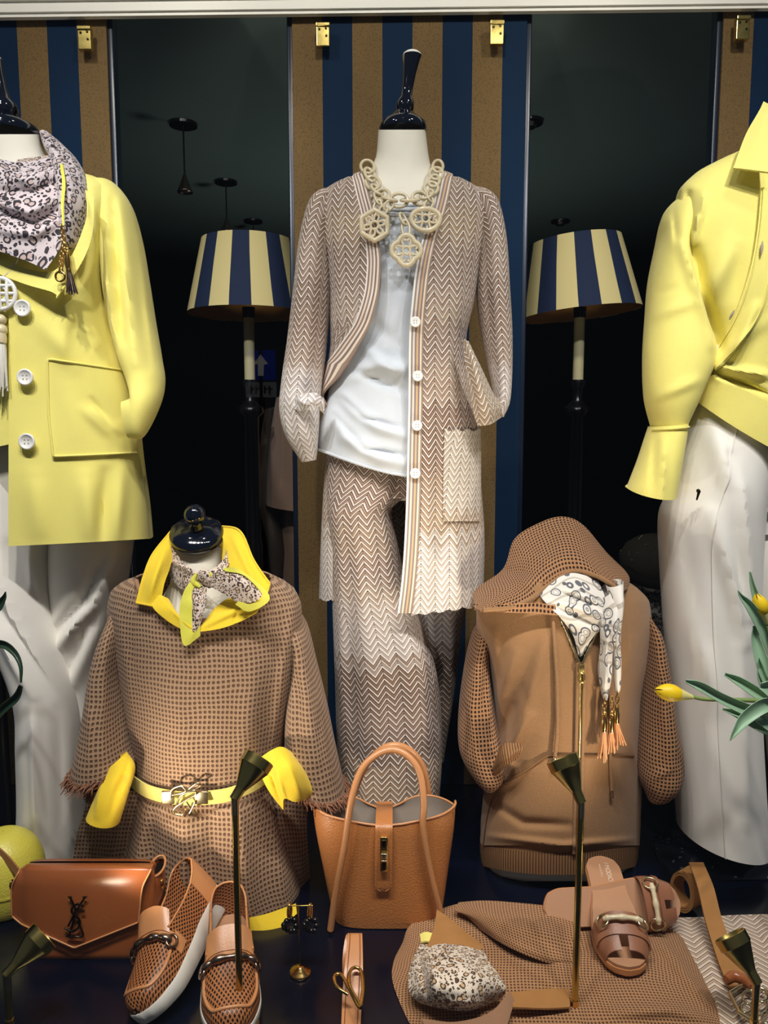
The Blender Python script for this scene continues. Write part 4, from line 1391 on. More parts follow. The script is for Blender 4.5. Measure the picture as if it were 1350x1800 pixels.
    # lower wing of the garment behind the cuffs
    for ctl in ([[(160, 1395, YP - .02), (200, 1390, YP - .04), (245, 1392, YP - .05)], [(140, 1450, YP - .01), (190, 1450, YP - .04), (236, 1450, YP - .06)], [(124, 1535, YP - .0), (180, 1540, YP - .03), (225, 1540, YP - .06)]],
                [[(478, 1392, YP - .05), (520, 1396, YP - .03), (545, 1400, YP - .02)], [(490, 1450, YP - .07), (520, 1450, YP - .04), (540, 1450, YP - .02)], [(505, 1590, YP - .09), (530, 1580, YP - .04), (546, 1560, YP - .0)]]):
        P, U = cloth(ctl, 40, 26, wr=(.003, 24, 3))
        MB().grid(P, U).build('side_wing', M['poncho'], t, thick=.003)

    def fringe(edge, d, n, L, seed):
        rg = np.random.RandomState(seed)
        m = MB()
        e = cr(edge, n)
        for p in e:
            for _ in range(3):
                v = np.array(d) * L * rg.uniform(.6, 1.3) + rg.normal(0, .0045, 3)
                p0 = p + rg.normal(0, .002, 3)
                m.tube([p0, p0 + v * .5 + rg.normal(0, .002, 3), p0 + v], [.0014, .0016, .0007], 4, cap=False)
        return m
    mL = fringe(PL[-1, :-1:2], (-.55, -.15, -.8), 110, .017, 3)
    mL.build('fringe', M['fringe'], t, stuff=True)
    fringe(at([150, 158, 170, 176], [1356, 1385, 1410, 1425], YP - .07), (-.6, -.3, -.4), 40, .015, 5).build('fringe', M['fringe'], t, stuff=True)
    fringe(PR[-1, :-1:2], (.45, -.15, -.8), 110, .017, 4).build('fringe', M['fringe'], t, stuff=True)

    # yellow shirt under the sweater
    t = thing('collared_shirt', 'golden yellow shirt whose collar and cuffs show at the waffle sweater', 'shirt', at(345, 1080, YP - .06))
    yd = M['yellow_deep']
    P, U = cloth([[(240, 1060, YP - .105), (252, 1015, YP - .085), (268, 975, YP - .055), (300, 934, YP + .01)],
                  [(262, 1064, YP - .118), (268, 1020, YP - .105), (286, 985, YP - .072), (306, 945, YP - .01)],
                  [(282, 1068, YP - .112), (288, 1030, YP - .098), (298, 1000, YP - .068), (310, 962, YP - .02)]], 34, 30, [([(262, 1050), (290, 960)], 6, .006)])
    c1 = MB().grid(P, U).build('collar', yd, t, thick=.003)
    m = MB()
    m.tube(P[0] , .0022, 6).tube(P[:, 0], .0022, 6)
    m.build('frayed_edge', yd, c1)
    P, U = cloth([[(384, 924, YP + .01), (422, 934, YP - .035), (446, 985, YP - .080), (474, 1026, YP - .108)],
                  [(392, 950, YP - .03), (412, 975, YP - .070), (432, 1015, YP - .105), (462, 1056, YP - .122)],
                  [(390, 985, YP - .05), (400, 1010, YP - .085), (412, 1045, YP - .110), (430, 1064, YP - .120)]], 34, 30, [([(410, 945), (450, 1030)], 6, .006)])
    c2 = MB().grid(P, U).build('collar', yd, t, thick=.003)
    m = MB()
    m.tube(P[0], .0022, 6).tube(P[:, -1], .0022, 6)
    m.build('frayed_edge', yd, c2)
    P, U = cloth([[(304, 934, YP + .04), (345, 905, YP + .075), (388, 924, YP + .04)], [(302, 985, YP + .05), (345, 985, YP + .078), (392, 985, YP + .05)]], 12, 24)
    MB().grid(P, U).build('collar_stand', yd, t, thick=.003)
    P, U = cloth([[(262, 1052, YP - .105), (280, 1046, YP - .108), (296, 1052, YP - .108)], [(272, 1072, YP - .128), (292, 1068, YP - .132), (312, 1078, YP - .132)], [(298, 1094, YP - .140), (316, 1090, YP - .144), (330, 1096, YP - .144)], [(326, 1110, YP - .147), (336, 1104, YP - .150), (346, 1104, YP - .150)]], 24, 14, [([(285, 1052), (335, 1104)], 4, .005)])
    MB().grid(P, U).build('front_edge', yd, t, thick=.002)
    P, U = cloth([[(470, 1036, YP - .100), (436, 1046, YP - .104), (400, 1054, YP - .106), (376, 1072, YP - .108)], [(466, 1056, YP - .124), (436, 1066, YP - .130), (398, 1078, YP - .134), (360, 1094, YP - .136)], [(450, 1078, YP - .140), (420, 1094, YP - .145), (384, 1106, YP - .149), (342, 1112, YP - .151)]], 24, 30, [([(456, 1056), (400, 1080), (356, 1102)], 5, .007), ([(420, 1060), (410, 1100)], 4, -.004)])
    MB().grid(P, U).build('front_edge', yd, t, thick=.002)
    # turned back cuffs
    P, U = limb([(186, 1352, 222, 1322, YP - .11, .016), (177, 1376, 237, 1350, YP - .125, .022), (166, 1402, 226, 1394, YP - .135, .024), (153, 1434, 210, 1446, YP - .14, .030)], 36, 40, [([(226, 1340), (206, 1395)], 4, -.012), ([(180, 1365), (170, 1436)], 5, .008), ([(214, 1360), (190, 1440)], 5, -.007)], wr=(.001, 14, 6))
    MB().grid(P, U).build('cuff', yd, t, thick=.002)
    P, U = cloth([[(452, 1336, YP - .115), (478, 1318, YP - .135), (500, 1314, YP - .13), (534, 1340, YP - .11)],
                  [(462, 1370, YP - .140), (490, 1350, YP - .170), (520, 1345, YP - .165), (548, 1368, YP - .125)],
                  [(476, 1396, YP - .145), (492, 1380, YP - .170), (524, 1376, YP - .172), (556, 1394, YP - .135)],
                  [(498, 1424, YP - .145), (500, 1404, YP - .165), (520, 1410, YP - .168), (545, 1402, YP - .14)]], 34, 36, [([(470, 1345), (500, 1415)], 6, -.016), ([(500, 1320), (530, 1400)], 8, .010), ([(488, 1370), (504, 1420)], 5, .012)])
    MB().grid(P, U).build('cuff', yd, t, thick=.003)
    P, U = cloth([[(420, 1618, YP - .17), (470, 1606, YP - .16), (520, 1588, YP - .13)], [(430, 1650, YP - .175), (480, 1640, YP - .17), (522, 1606, YP - .14)]], 12, 30, wr=(.003, 22, 3))
    MB().grid(P, U).build('shirt_tail', yd, t, thick=.002)

    # neckerchief
    t = thing('neckerchief', 'small leopard neckerchief with yellow border knotted on the left bust', 'scarf', at(360, 1015, YP - .1))
    lp = M['leopard_small']
    P, U = cloth([[(298, 958, YP - .030), (318, 985, YP - .066), (340, 1002, YP - .085), (358, 1010, YP - .10)], [(296, 985, YP - .035), (318, 1012, YP - .075), (340, 1022, YP - .095), (358, 1018, YP - .108)], [(300, 1015, YP - .04), (318, 1035, YP - .078), (340, 1034, YP - .095), (360, 1025, YP - .105)]], 24, 26, [([(300, 985), (355, 1016)], 5, .008)], wr=(.002, 10, 3))
    MB().grid(P, U).build('neck_band', lp, t, thick=.002)
    P, U = cloth([[(392, 940, YP - .012), (398, 965, YP - .045), (388, 990, YP - .08), (364, 1006, YP - .10)], [(404, 948, YP - .015), (408, 978, YP - .05), (396, 1000, YP - .088), (368, 1018, YP - .108)]], 16, 24, wr=(.002, 10, 3))
    MB().grid(P, U).build('neck_band', lp, t, thick=.002)
    kn = MB().tube(at([350, 358, 366, 372], [1004, 1010, 1020, 1032], YP - .122), [.007, .012, .012, .006], 16, n=16)
    kn.build('knot', lp, t)
    MB().tube(at([346, 340, 352], [1008, 1022, 1032], YP - .124), [.003, .006, .004], 10, n=14).tube(at([368, 378, 380], [1008, 1016, 1030], YP - .126), [.003, .006, .004], 10, n=14).build('knot_edge', M['yellow_pale'], t, stuff=True, label='yellow border folded round the knot')

    def tail(ctl, border):
        P, U = cloth(ctl, 34, 24, [], wr=(.002, 12, 5))
        b = MB().grid(P, U).build('tail', lp, t, thick=.002)
        P2, U2 = cloth(border, 34, 8, [], wr=(.002, 12, 5))
        MB().grid(P2, U2).build('border', M['yellow_pale'], b, thick=.002, label='plain yellow border')
    tail([[(362, 1010, YP - .118), (366, 1020, YP - .122), (362, 1026, YP - .118)], [(395, 1004, YP - .140), (400, 1022, YP - .150), (388, 1040, YP - .142)], [(428, 1012, YP - .148), (430, 1032, YP - .162), (415, 1056, YP - .15)], [(462, 1044, YP - .150), (452, 1055, YP - .156), (426, 1064, YP - .15)]],
         [[(392, 998, YP - .141), (396, 1004, YP - .145)], [(420, 1001, YP - .148), (428, 1012, YP - .152)], [(474, 1048, YP - .150), (461, 1046, YP - .152)], [(440, 1074, YP - .152), (440, 1062, YP - .156)], [(414, 1062, YP - .150), (420, 1056, YP - .152)]])
    tail([[(352, 1018, YP - .116), (358, 1026, YP - .122), (364, 1022, YP - .118)], [(336, 1044, YP - .132), (350, 1052, YP - .140), (362, 1040, YP - .136)], [(338, 1078, YP - .146), (348, 1082, YP - .154), (360, 1070, YP - .148)], [(338, 1108, YP - .152), (344, 1110, YP - .154), (352, 1098, YP - .152)]],
         [[(354, 1016, YP - .117), (349, 1022, YP - .119)], [(330, 1028, YP - .130), (338, 1040, YP - .133)], [(317, 1060, YP - .140), (338, 1066, YP - .144)], [(316, 1095, YP - .148), (338, 1100, YP - .150)], [(324, 1135, YP - .154), (340, 1112, YP - .154)], [(352, 1118, YP - .152), (352, 1100, YP - .153)]])

    # belt
    t = thing('waist_belt', 'narrow yellow belt with gold openwork buckle around the waffle sweater', 'belt', at(330, 1400, YP - .13))
    bp = [(228, 1356), (238, 1374), (260, 1390), (290, 1400), (330, 1405), (380, 1402), (412, 1394), (446, 1378), (478, 1356)]
    q = cr(np.array(bp, float), 60)
    up = K.surf(q[:, 0], q[:, 1] - 12, .013)
    dn = K.surf(q[:, 0], q[:, 1] + 11, .013)
    P = np.stack([up, (up + dn) / 2 + np.array((0, -.001, 0)), dn])
    MB().grid(P, arcs(P)).build('strap', M['yellow'], t, thick=.003)
    c = K.surf(328, 1402, .020)
    w = 38 * float(mpp(1402, YP))
    for s in (-1, 1):
        MB().box(c + np.array((s * w * .70, -.001, .001)), (w * .55, .006, .025)).build('buckle_plate', M['pale_gold'], t, bevel=.0015)
    m = MB()
    lo = lambda pts: np.array([c + np.array((a * w, -.007 + d, b * w)) for a, b, d in pts])
    m.tube(lo([(-.55, .05, 0), (-.5, .42, 0), (-.1, .62, -.002), (.1, .40, -.002), (-.2, .25, 0), (-.5, .2, 0)]), .0022, 8, n=40)
    m.tube(lo([(-.35, -.30, 0), (-.1, .20, -.003), (.45, .42, -.003), (.50, .22, 0), (.05, -.05, 0), (-.40, -.38, 0), (-.42, -.62, 0), (-.08, -.66, 0), (.05, -.42, -.002)]), .0022, 8, n=60)
    m.tube(lo([(.2, .45, 0), (.55, .72, -.002), (.72, .62, 0), (.40, .40, 0)]), .0019, 8, n=30)
    m.tube(lo([(.1, -.1, 0), (.25, -.35, 0), (.42, -.62, 0)]), .0018, 8, n=14)
    m.tube(lo([(.45, -.1, 0), (.35, -.35, 0), (.2, -.62, 0)]), .0018, 8, n=14)
    m.build('openwork_buckle', M['pale_gold'], t)


YH = 1.58


def right_bust():
    zb = 1545
    rows = [(1000, 962, 1046, .050), (1030, 960, 1048, .052), (1060, 940, 1068, .06), (1090, 900, 1104, .075), (1150, 884, 1118, .088), (1300, 890, 1105, .098), (1400, 880, 1108, .095), (1490, 852, 1114, .118), (1530, 850, 1112, .120), (1545, 854, 1108, .118), (1549, 864, 1100, .110)]
    bust('cream bust showing its rounded base below the brown hoodie', YH, rows, None, None)
    fo = [([(905, 1150), (880, 1220), (870, 1260)], 11, 0.0192), ([(960, 1120), (930, 1230), (900, 1300)], 11, 0.0128), ([(930, 1260), (890, 1330), (905, 1360)], 9, 0.0192), ([(900, 1240), (880, 1300)], 7, -0.0160), ([(870, 1415), (920, 1446), (1000, 1450)], 8, -0.0096),
          ([(1115, 1120), (1100, 1180)], 8, 0.0096), ([(1110, 1300), (1128, 1370)], 8, 0.0128), ([(870, 1390), (930, 1350)], 8, 0.0096), ([(860, 1470), (990, 1486), (1110, 1476)], 6, 0.0096), ([(866, 1110), (876, 1180)], 8, 0.0160), ([(1040, 1120), (1050, 1250)], 17, 0.0064)]
    H = Body([(1020, 900, 1100, .085), (1035, 862, 1122, .100), (1060, 838, 1142, .114), (1100, 838, 1146, .126), (1160, 856, 1140, .136), (1250, 868, 1126, .142), (1330, 866, 1126, .140), (1400, 852, 1128, .140), (1470, 846, 1124, .142), (1498, 846, 1122, .142), (1560, 850, 1116, .136)], YH, 2.25, fo, (.0014, 42, 31))
    t = thing('zip_hoodie', 'camel brown knitted hoodie with mesh sleeves and gold zip', 'hoodie', at(985, 1540, YH))
    bend = lambda px, py: 16 * (1 - np.clip((px - 985) / 137, -1, 1)**2)
    P, U = H.panel([(1022, None, None), (1484, None, None)], 130, 130, 0, (), lambda px, py, tt: py + tt**4 * bend(px, py))
    # cut the V of the open zip out of the front
    px, py = proj(P)
    m = MB()
    n, k = P.shape[:2]
    idx = np.arange(n * k).reshape(n, k)
    fcs = []
    lc, rc = Curve1([1020, 1070, 1166], [952, 978, 1018]), Curve1([1020, 1070, 1166], [1082, 1064, 1024])
    front = (P[..., 1] < YH)
    for i in range(n - 1):
        for j in range(k - 1):
            y, x = py[i:i + 2, j:j + 2].mean(), px[i:i + 2, j:j + 2].mean()
            if front[i, j] and y < 1166 and float(lc(y)) < x < float(rc(y)):
                continue
            fcs.append((idx[i, j], idx[i, j + 1], idx[i + 1, j + 1], idx[i + 1, j]))
    m.add(P, fcs, U)
    m.build('body', M['brown_knit'], t, thick=.003)
    P, U = H.panel([(1484, None, None), (1522, None, None)], 20, 130, .002, (), lambda px, py, tt: py + bend(px, py) + 0 * tt)
    MB().grid(P, U).build('hem_rib', M['brown_rib'], t, thick=.004)
    # zip
    e1 = H.surf(lc(np.linspace(1060, 1166, 24)), np.linspace(1060, 1166, 24), .006)
    e2 = H.surf(rc(np.linspace(1060, 1166, 24)), np.linspace(1060, 1166, 24), .006)
    e3 = H.surf(np.linspace(1021, 1014, 60), np.linspace(1166, 1500, 60), .008)
    z = MB().tube(e1, .0026, 8).tube(e2, .0026, 8).build('zip', M['pale_gold'], t)
    MB().tube(e3, .0022, 8).build('zip_teeth', M['brass'], z)
    for s in (-1, 1):
        q = e3 + np.array((s * .0065, .001, 0))
        MB().tube(q, .0034, 8).build('zip_tape', M['brown_knit'], z)
    c = H.surf(1021, 1176, .014)
    m = MB().box(c, (.010, .006, .018)).ring(c + np.array((0, -.003, -.016)), .006, .010, .0018)
    m.build('zip_pull', M['brass'], z, bevel=.001)
    # drawstrings
    q = H.surf([972, 976, 980, 980, 976], [1074, 1140, 1210, 1280, 1332], .010)
    d = MB().tube(q, .0036, 8, n=60).build('drawstring', M['brown_knit'], t)
    MB().tube(H.surf([976, 975, 974], [1330, 1340, 1350], .012), [.003, .0045, .004], 10).build('cord_end', M['pewter'], d)
    q = H.surf([1070, 1072, 1070, 1072], [1210, 1290, 1340, 1392], .009)
    d = MB().tube(q, .0032, 8, n=50).build('drawstring', M['brown_knit'], t)
    MB().tube(H.surf([1072, 1072], [1390, 1402], .012), [.003, .004], 10).build('cord_end', M['pewter'], d)
    # kangaroo pocket
    P, U = H.panel([(1328, 964, 1112), (1352, 930, 1118), (1392, 872, 1124), (1440, 858, 1124), (1486, 852, 1122)], 60, 80, .005)
    kp = MB().grid(P, U).build('kangaroo_pocket', M['brown_knit'], t, thick=.003)
    MB().tube(P[0] + np.array((0, -.001, 0)), .0016, 6).tube(P[:, 0] + np.array((0, -.001, 0)), .0020, 6).build('pocket_seam', M['brown_rib'], kp)
    # mesh sleeves
    fl = [([(840, 1120), (826, 1250), (840, 1340)], 8, .010), ([(856, 1150), (850, 1260)], 6, -.010), ([(820, 1180), (816, 1290)], 6, .008)]
    P, U = limb([(842, 1096, 868, 1056, YH + .02, .05), (830, 1120, 862, 1110, YH + .01, .066), (816, 1180, 860, 1180, YH - .01, .07), (806, 1260, 872, 1262, YH - .03, .072), (808, 1320, 884, 1322, YH - .05, .07), (828, 1360, 886, 1356, YH - .07, .06), (846, 1382, 872, 1378, YH - .08, .035)], 90, 44, fl)
    MB().grid(P, U).build('sleeve', M['mesh'], t, thick=.002)
    P, U = cloth([[(872, 1330, YH - .11), (884, 1308, YH - .15), (916, 1306, YH - .145)], [(866, 1348, YH - .13), (886, 1326, YH - .165), (918, 1318, YH - .155)], [(868, 1366, YH - .12), (890, 1346, YH - .16), (908, 1336, YH - .15)]], 24, 24, [([(872, 1350), (915, 1315)], 5, .006)])
    MB().grid(P, U).build('cuff', M['brown_rib'], t, thick=.004)
    fr = [([(1150, 1130), (1166, 1250), (1176, 1340)], 8, .010), ([(1138, 1180), (1140, 1280)], 6, -.008), ([(1180, 1240), (1188, 1330)], 6, .007), ([(1140, 1370), (1180, 1350)], 7, .008)]
    P, U = limb([(1116, 1056, 1142, 1092, YH + .02, .05), (1126, 1110, 1156, 1112, YH + .01, .066), (1128, 1180, 1170, 1176, YH - .01, .07), (1124, 1260, 1182, 1256, YH - .03, .072), (1120, 1320, 1195, 1318, YH - .05, .072), (1124, 1364, 1194, 1366, YH - .07, .062), (1136, 1396, 1176, 1394, YH - .08, .04), (1140, 1406, 1158, 1406, YH - .085, .02)], 90, 44, fr)
    MB().grid(P, U).build('sleeve', M['mesh'], t, thick=.002)
    # hood
    fo = [([(850, 1050), (960, 1010), (1050, 985)], 12, .010), ([(905, 960), (960, 985), (1040, 975)], 10, .008), ([(880, 1010), (960, 1000)], 9, -.008), ([(950, 925), (1010, 930), (1070, 990)], 10, .008), ([(1000, 960), (1060, 1000)], 8, -.006)]
    P, U = cloth([[(832, 1064, YH - .05), (836, 1036, YH + .00), (884, 1000, YH + .04), (904, 948, YH + .08), (946, 920, YH + .10), (988, 908, YH + .10), (1024, 922, YH + .08), (1064, 968, YH + .04), (1104, 1010, YH - .02), (1104, 1034, YH - .06)],
                  [(834, 1068, YH - .10), (856, 1042, YH - .06), (900, 1012, YH - .02), (926, 972, YH + .02), (962, 948, YH + .04), (994, 938, YH + .04), (1024, 948, YH + .03), (1058, 982, YH - .02), (1094, 1018, YH - .07), (1101, 1037, YH - .09)],
                  [(842, 1072, YH - .128), (876, 1054, YH - .115), (914, 1036, YH - .085), (940, 1006, YH - .05), (974, 982, YH - .03), (1000, 974, YH - .03), (1026, 980, YH - .045), (1054, 1000, YH - .075), (1088, 1026, YH - .105), (1096, 1038, YH - .115)],
                  [(850, 1072, YH - .135), (896, 1068, YH - .135), (930, 1056, YH - .12), (956, 1034, YH - .09), (984, 1014, YH - .07), (1004, 1006, YH - .065), (1026, 1006, YH - .08), (1052, 1014, YH - .10), (1078, 1030, YH - .12), (1088, 1038, YH - .125)]], 60, 120, fo, wr=(.002, 34, 9))
    hd = MB().grid(P, U).build('hood', M['mesh'], t, thick=.004)
    MB().tube(P[-1] + np.array((0, -.002, 0)), .0045, 8).build('hood_edge', M['brown_knit'], hd)
    P, U = cloth([[(832, 1060, YH - .09), (880, 1062, YH - .135), (940, 1060, YH - .135), (976, 1064, YH - .14)], [(834, 1072, YH - .10), (880, 1076, YH - .14), (940, 1078, YH - .145), (980, 1082, YH - .145)]], 10, 34)
    MB().grid(P, U).build('hood_seam', M['mesh'], hd, thick=.003)
    P, U = cloth([[(960, 1012, YH - .0), (1000, 990, YH + .03), (1050, 1000, YH + .0)], [(940, 1060, YH - .03), (1000, 1050, YH + .03), (1080, 1050, YH - .03)], [(980, 1100, YH - .05), (1000, 1100, YH - .02), (1060, 1100, YH - .05)]], 16, 20)
    MB().grid(P, U).build('hood_lining', plain('olive_lining', (78, 76, 52), .9, .1), hd, thick=.002)

    # printed scarf with tasselled ends
    t = thing('printed_scarf', 'white scarf with grey link print and tassels in the brown hoodie', 'scarf', at(1020, 1100, YH - .13))
    fo = [([(960, 1050), (1020, 1070), (1064, 1090)], 7, .010), ([(985, 1032), (1040, 1052), (1070, 1068)], 7, .010), ([(975, 1066), (1030, 1090), (1062, 1108)], 5, -.010), ([(985, 1042), (1050, 1066)], 4, -.008), ([(1030, 1110), (1010, 1140)], 7, .008)]
    P, U = cloth([[(946, 1042, YH - .10), (970, 1022, YH - .085), (1000, 1008, YH - .08), (1024, 1010, YH - .085), (1052, 1020, YH - .09)],
                  [(956, 1056, YH - .125), (985, 1044, YH - .12), (1016, 1036, YH - .12), (1040, 1044, YH - .125), (1066, 1056, YH - .125)],
                  [(974, 1074, YH - .140), (1000, 1072, YH - .145), (1024, 1070, YH - .150), (1046, 1076, YH - .15), (1070, 1080, YH - .145)],
                  [(990, 1092, YH - .142), (1008, 1098, YH - .15), (1026, 1102, YH - .155), (1046, 1100, YH - .158), (1066, 1104, YH - .15)],
                  [(1008, 1118, YH - .138), (1018, 1120, YH - .145), (1030, 1118, YH - .148), (1046, 1112, YH - .15), (1056, 1108, YH - .15)],
                  [(1016, 1152, YH - .130), (1021, 1154, YH - .132), (1028, 1146, YH - .135), (1036, 1130, YH - .14), (1046, 1116, YH - .145)]], 50, 44, fo, wr=(.0025, 16, 4))
    MB().grid(P, U).build('front_drape', M['script'], t, thick=.002)
    f2 = [([(1064, 1110), (1062, 1210)], 4, .008), ([(1080, 1060), (1082, 1200)], 4, .008), ([(1073, 1110), (1072, 1190)], 3, -.010)]
    P, U = limb([(1050, 1052, 1084, 1020, YH - .11, .03), (1056, 1080, 1094, 1056, YH - .14, .03), (1056, 1104, 1088, 1096, YH - .155, .026), (1056, 1140, 1076, 1140, YH - .158, .02), (1052, 1180, 1075, 1180, YH - .16, .018), (1056, 1212, 1070, 1214, YH - .162, .012), (1060, 1228, 1067, 1228, YH - .162, .008)], 60, 28, f2, wr=(.0015, 9, 2))
    MB().grid(P, U).build('tail', M['script'], t, thick=.001)
    P, U = limb([(1066, 1030, 1094, 1020, YH - .12, .025), (1076, 1070, 1094, 1060, YH - .148, .025), (1074, 1120, 1089, 1118, YH - .155, .02), (1078, 1170, 1091, 1168, YH - .158, .016), (1080, 1206, 1090, 1206, YH - .16, .01), (1082, 1216, 1088, 1216, YH - .16, .007)], 50, 24, f2, wr=(.0015, 9, 6))
    MB().grid(P, U).build('tail', M['script'], t, thick=.001)
    for (x0, y0, x1, y1, y2, sd) in ((1063, 1228, 1062, 1284, 1336, 2), (1085, 1216, 1084, 1270, 1312, 3), (1076, 1224, 1075, 1286, 1322, 5)):
        ch = chain(MB(), at([x0, (x0 + x1) / 2, x1], [y0, (y0 + y1) / 2, y1 - 22], YH - .170), 7)
        b = ch.build('gold_chain', M['gold'], t)
        MB().tube(at([x1, x1, x1], [y1 - 24, y1 - 14, y1 - 2], YH - .172), [.004, .006, .0052], 12).build('bead', M['gold'], b)
        tassel(t, at(x1, y1 - 4, YH - .172), at(x1 + (6 if sd == 3 else -2), y2, YH - .170), .0045, .013, 11, M['tan_strap'], M['gold'], seed=sd)


def frame(T, Hl, roll=0.0):
    """matrix whose +y runs from toe T to heel Hl, z up, rolled about y"""
    T, Hl = Vector([float(v) for v in T]), Vector([float(v) for v in Hl])
    y = (Hl - T).normalized()
    z = (Vector((0, 0, 1)) - y * y.z).normalized()
    x = y.cross(z)
    R = Matrix((x, y, z)).transposed().to_4x4() @ Matrix.Rotation(roll, 4, 'Y')
    R.translation = T
    return R


def xf(P, Mx):
    P = np.asarray(P, float)
    A = np.array(Mx)
    return P @ A[:3, :3].T + A[:3, 3]


# ------------------------------------------------------------------ bags
def tote():
    Yc, zt = 1.385, -.712
    cxt, cxb = float(at(675, 1446, 1.315)[0]), float(at(681, 1632, 1.33)[0])
    t = thing('tote_bag', 'tan pebbled leather tote with gold turn lock standing before the zigzag trousers', 'handbag', (cxb, Yc, DECK))
    zs = np.linspace(0, 1, 30)
    a = Curve1([0, .1, .5, .85, 1], [.101, .106, .120, .132, .135])
    b = Curve1([0, .1, .5, .85, 1], [.054, .056, .060, .062, .060])
    th = np.linspace(-PI, PI, 97)

    def shell(ins, top):
        e = 2 / 3.8
        sn, cs = np.sign(np.sin(th)) * np.abs(np.sin(th))**e, np.sign(np.cos(th)) * np.abs(np.cos(th))**e
        P = []
        for s in zs:
            z = DECK + .002 + s * (zt - DECK)
            cx = cxb + (cxt - cxb) * s
            x = cx + (a(s) - ins) * sn
            pin = 1 - .5 * s**3 * np.abs(sn)**6
            y = Yc - (b(s) - ins) * cs * pin
            dz = s**6 * np.where(cs < 0, -.012 - .034 * np.exp(-((x - cxt) / .045)**2), -.010 * np.exp(-((x - cxt) / .06)**2) + .004 * np.abs(sn)**4)
            y = y - .006 * np.exp(-((x - cxt) / .06)**2) * s * (cs > 0)
            P.append(np.stack([x, y, np.full_like(x, z) + dz - (top if s > .95 else 0)], -1))
        return np.array(P)
    P = shell(0, 0)
    m = MB().grid(P, arcs(P))
    m.add(P[0, :-1], [tuple(range(96))])
    m.build('body', M['tan'], t)
    m = MB()
    q = shell(.0035, .000)
    m.grid(q, arcs(q))
    m.add(q[1, :-1], [tuple(range(96))])
    m.build('lining', M['taupe_lining'], t)
    MB().tube(P[-1, :-1], .0022, 8, closed=True).build('rim_piping', M['tan_strap'], t)
    # strap with lock
    y0 = Yc - .062
    xm = float(at(677, 1480, 1.315)[0])
    prof = [(Yc + .050, zt - .052), (Yc + .048, zt - .022), (Yc + .02, zt - .015), (Yc - .03, zt - .003), (y0 - .006, zt - .006), (y0 - .012, zt - .03), (y0 - .011, zt - .075), (y0 - .007, zt - .120), (y0 - .004, zt - .133)]
    q = cr(np.array(prof), 60)
    w = .0155 * np.minimum(1, np.sqrt(np.clip((60 - np.arange(60)) / 6.0, .05, 1)))
    u = np.linspace(-1, 1, 9)
    xs = xm + w[:, None] * u[None] - .004 * np.linspace(0, 1, 60)[:, None]
    P = np.stack([xs, np.broadcast_to(q[:, :1], xs.shape), np.broadcast_to(q[:, 1:], xs.shape)], -1)
    s = MB().grid(P, arcs(P)).build('strap', M['tan'], t, thick=.003, off=0)
    MB().tube(P[24:, 1] + np.array((0, -.0022, 0)), .0006, 4).tube(P[24:, -2] + np.array((0, -.0022, 0)), .0006, 4).build('stitching', M['tan_strap'], s)
    c = at(675, 1501, y0 - .016)
    lk = MB().box(c, (.0145, .005, .066)).build('lock_plate', M['gold'], t, bevel=.0012)
    m = MB().box(c + np.array((0, -.003, .021)), (.0085, .003, .014)).box(c + np.array((0, -.003, -.022)), (.0085, .003, .013))
    m.build('lock_slot', M['dark_brass'], lk, bevel=.0006)
    m = MB().box(c + np.array((0, -.005, .000)), (.011, .008, .010)).box(c + np.array((0, -.005, -.010)), (.010, .006, .003))
    m.build('turn_lock', M['pale_gold'], lk, bevel=.001)
    # handles
    hp = [(581, 1634, 1.322), (590, 1570, 1.314), (605, 1490, 1.306), (617, 1410, 1.312), (634, 1356, 1.330), (660, 1328, 1.342), (690, 1318, 1.348), (718, 1330, 1.342), (738, 1360, 1.330), (745, 1410, 1.312), (744, 1455, 1.306), (756, 1530, 1.312), (776, 1612, 1.322)]
    A = np.array(hp)
    MB().tube(at(A[:, 0], A[:, 1], A[:, 2]), .0062, 12, n=90).build('handle', M['tan_strap'], t)
    hp = [(612, 1440, 1.452), (620, 1400, 1.452), (640, 1352, 1.440), (664, 1322, 1.425), (692, 1310, 1.418), (722, 1320, 1.425), (744, 1350, 1.440), (754, 1400, 1.452), (756, 1440, 1.452)]
    A = np.array(hp)
    MB().tube(at(A[:, 0], A[:, 1], A[:, 2]), .0064, 12, n=70).build('handle', M['tan_strap'], t)
    for s in (-1, 1):
        e = np.array((cxt + s * .128, Yc - .02, zt - .008))
        MB().ring(e, .006, .006, .0014, (0, 1, 0), (0, 0, 1)).build('side_ring', M['gold'], t)


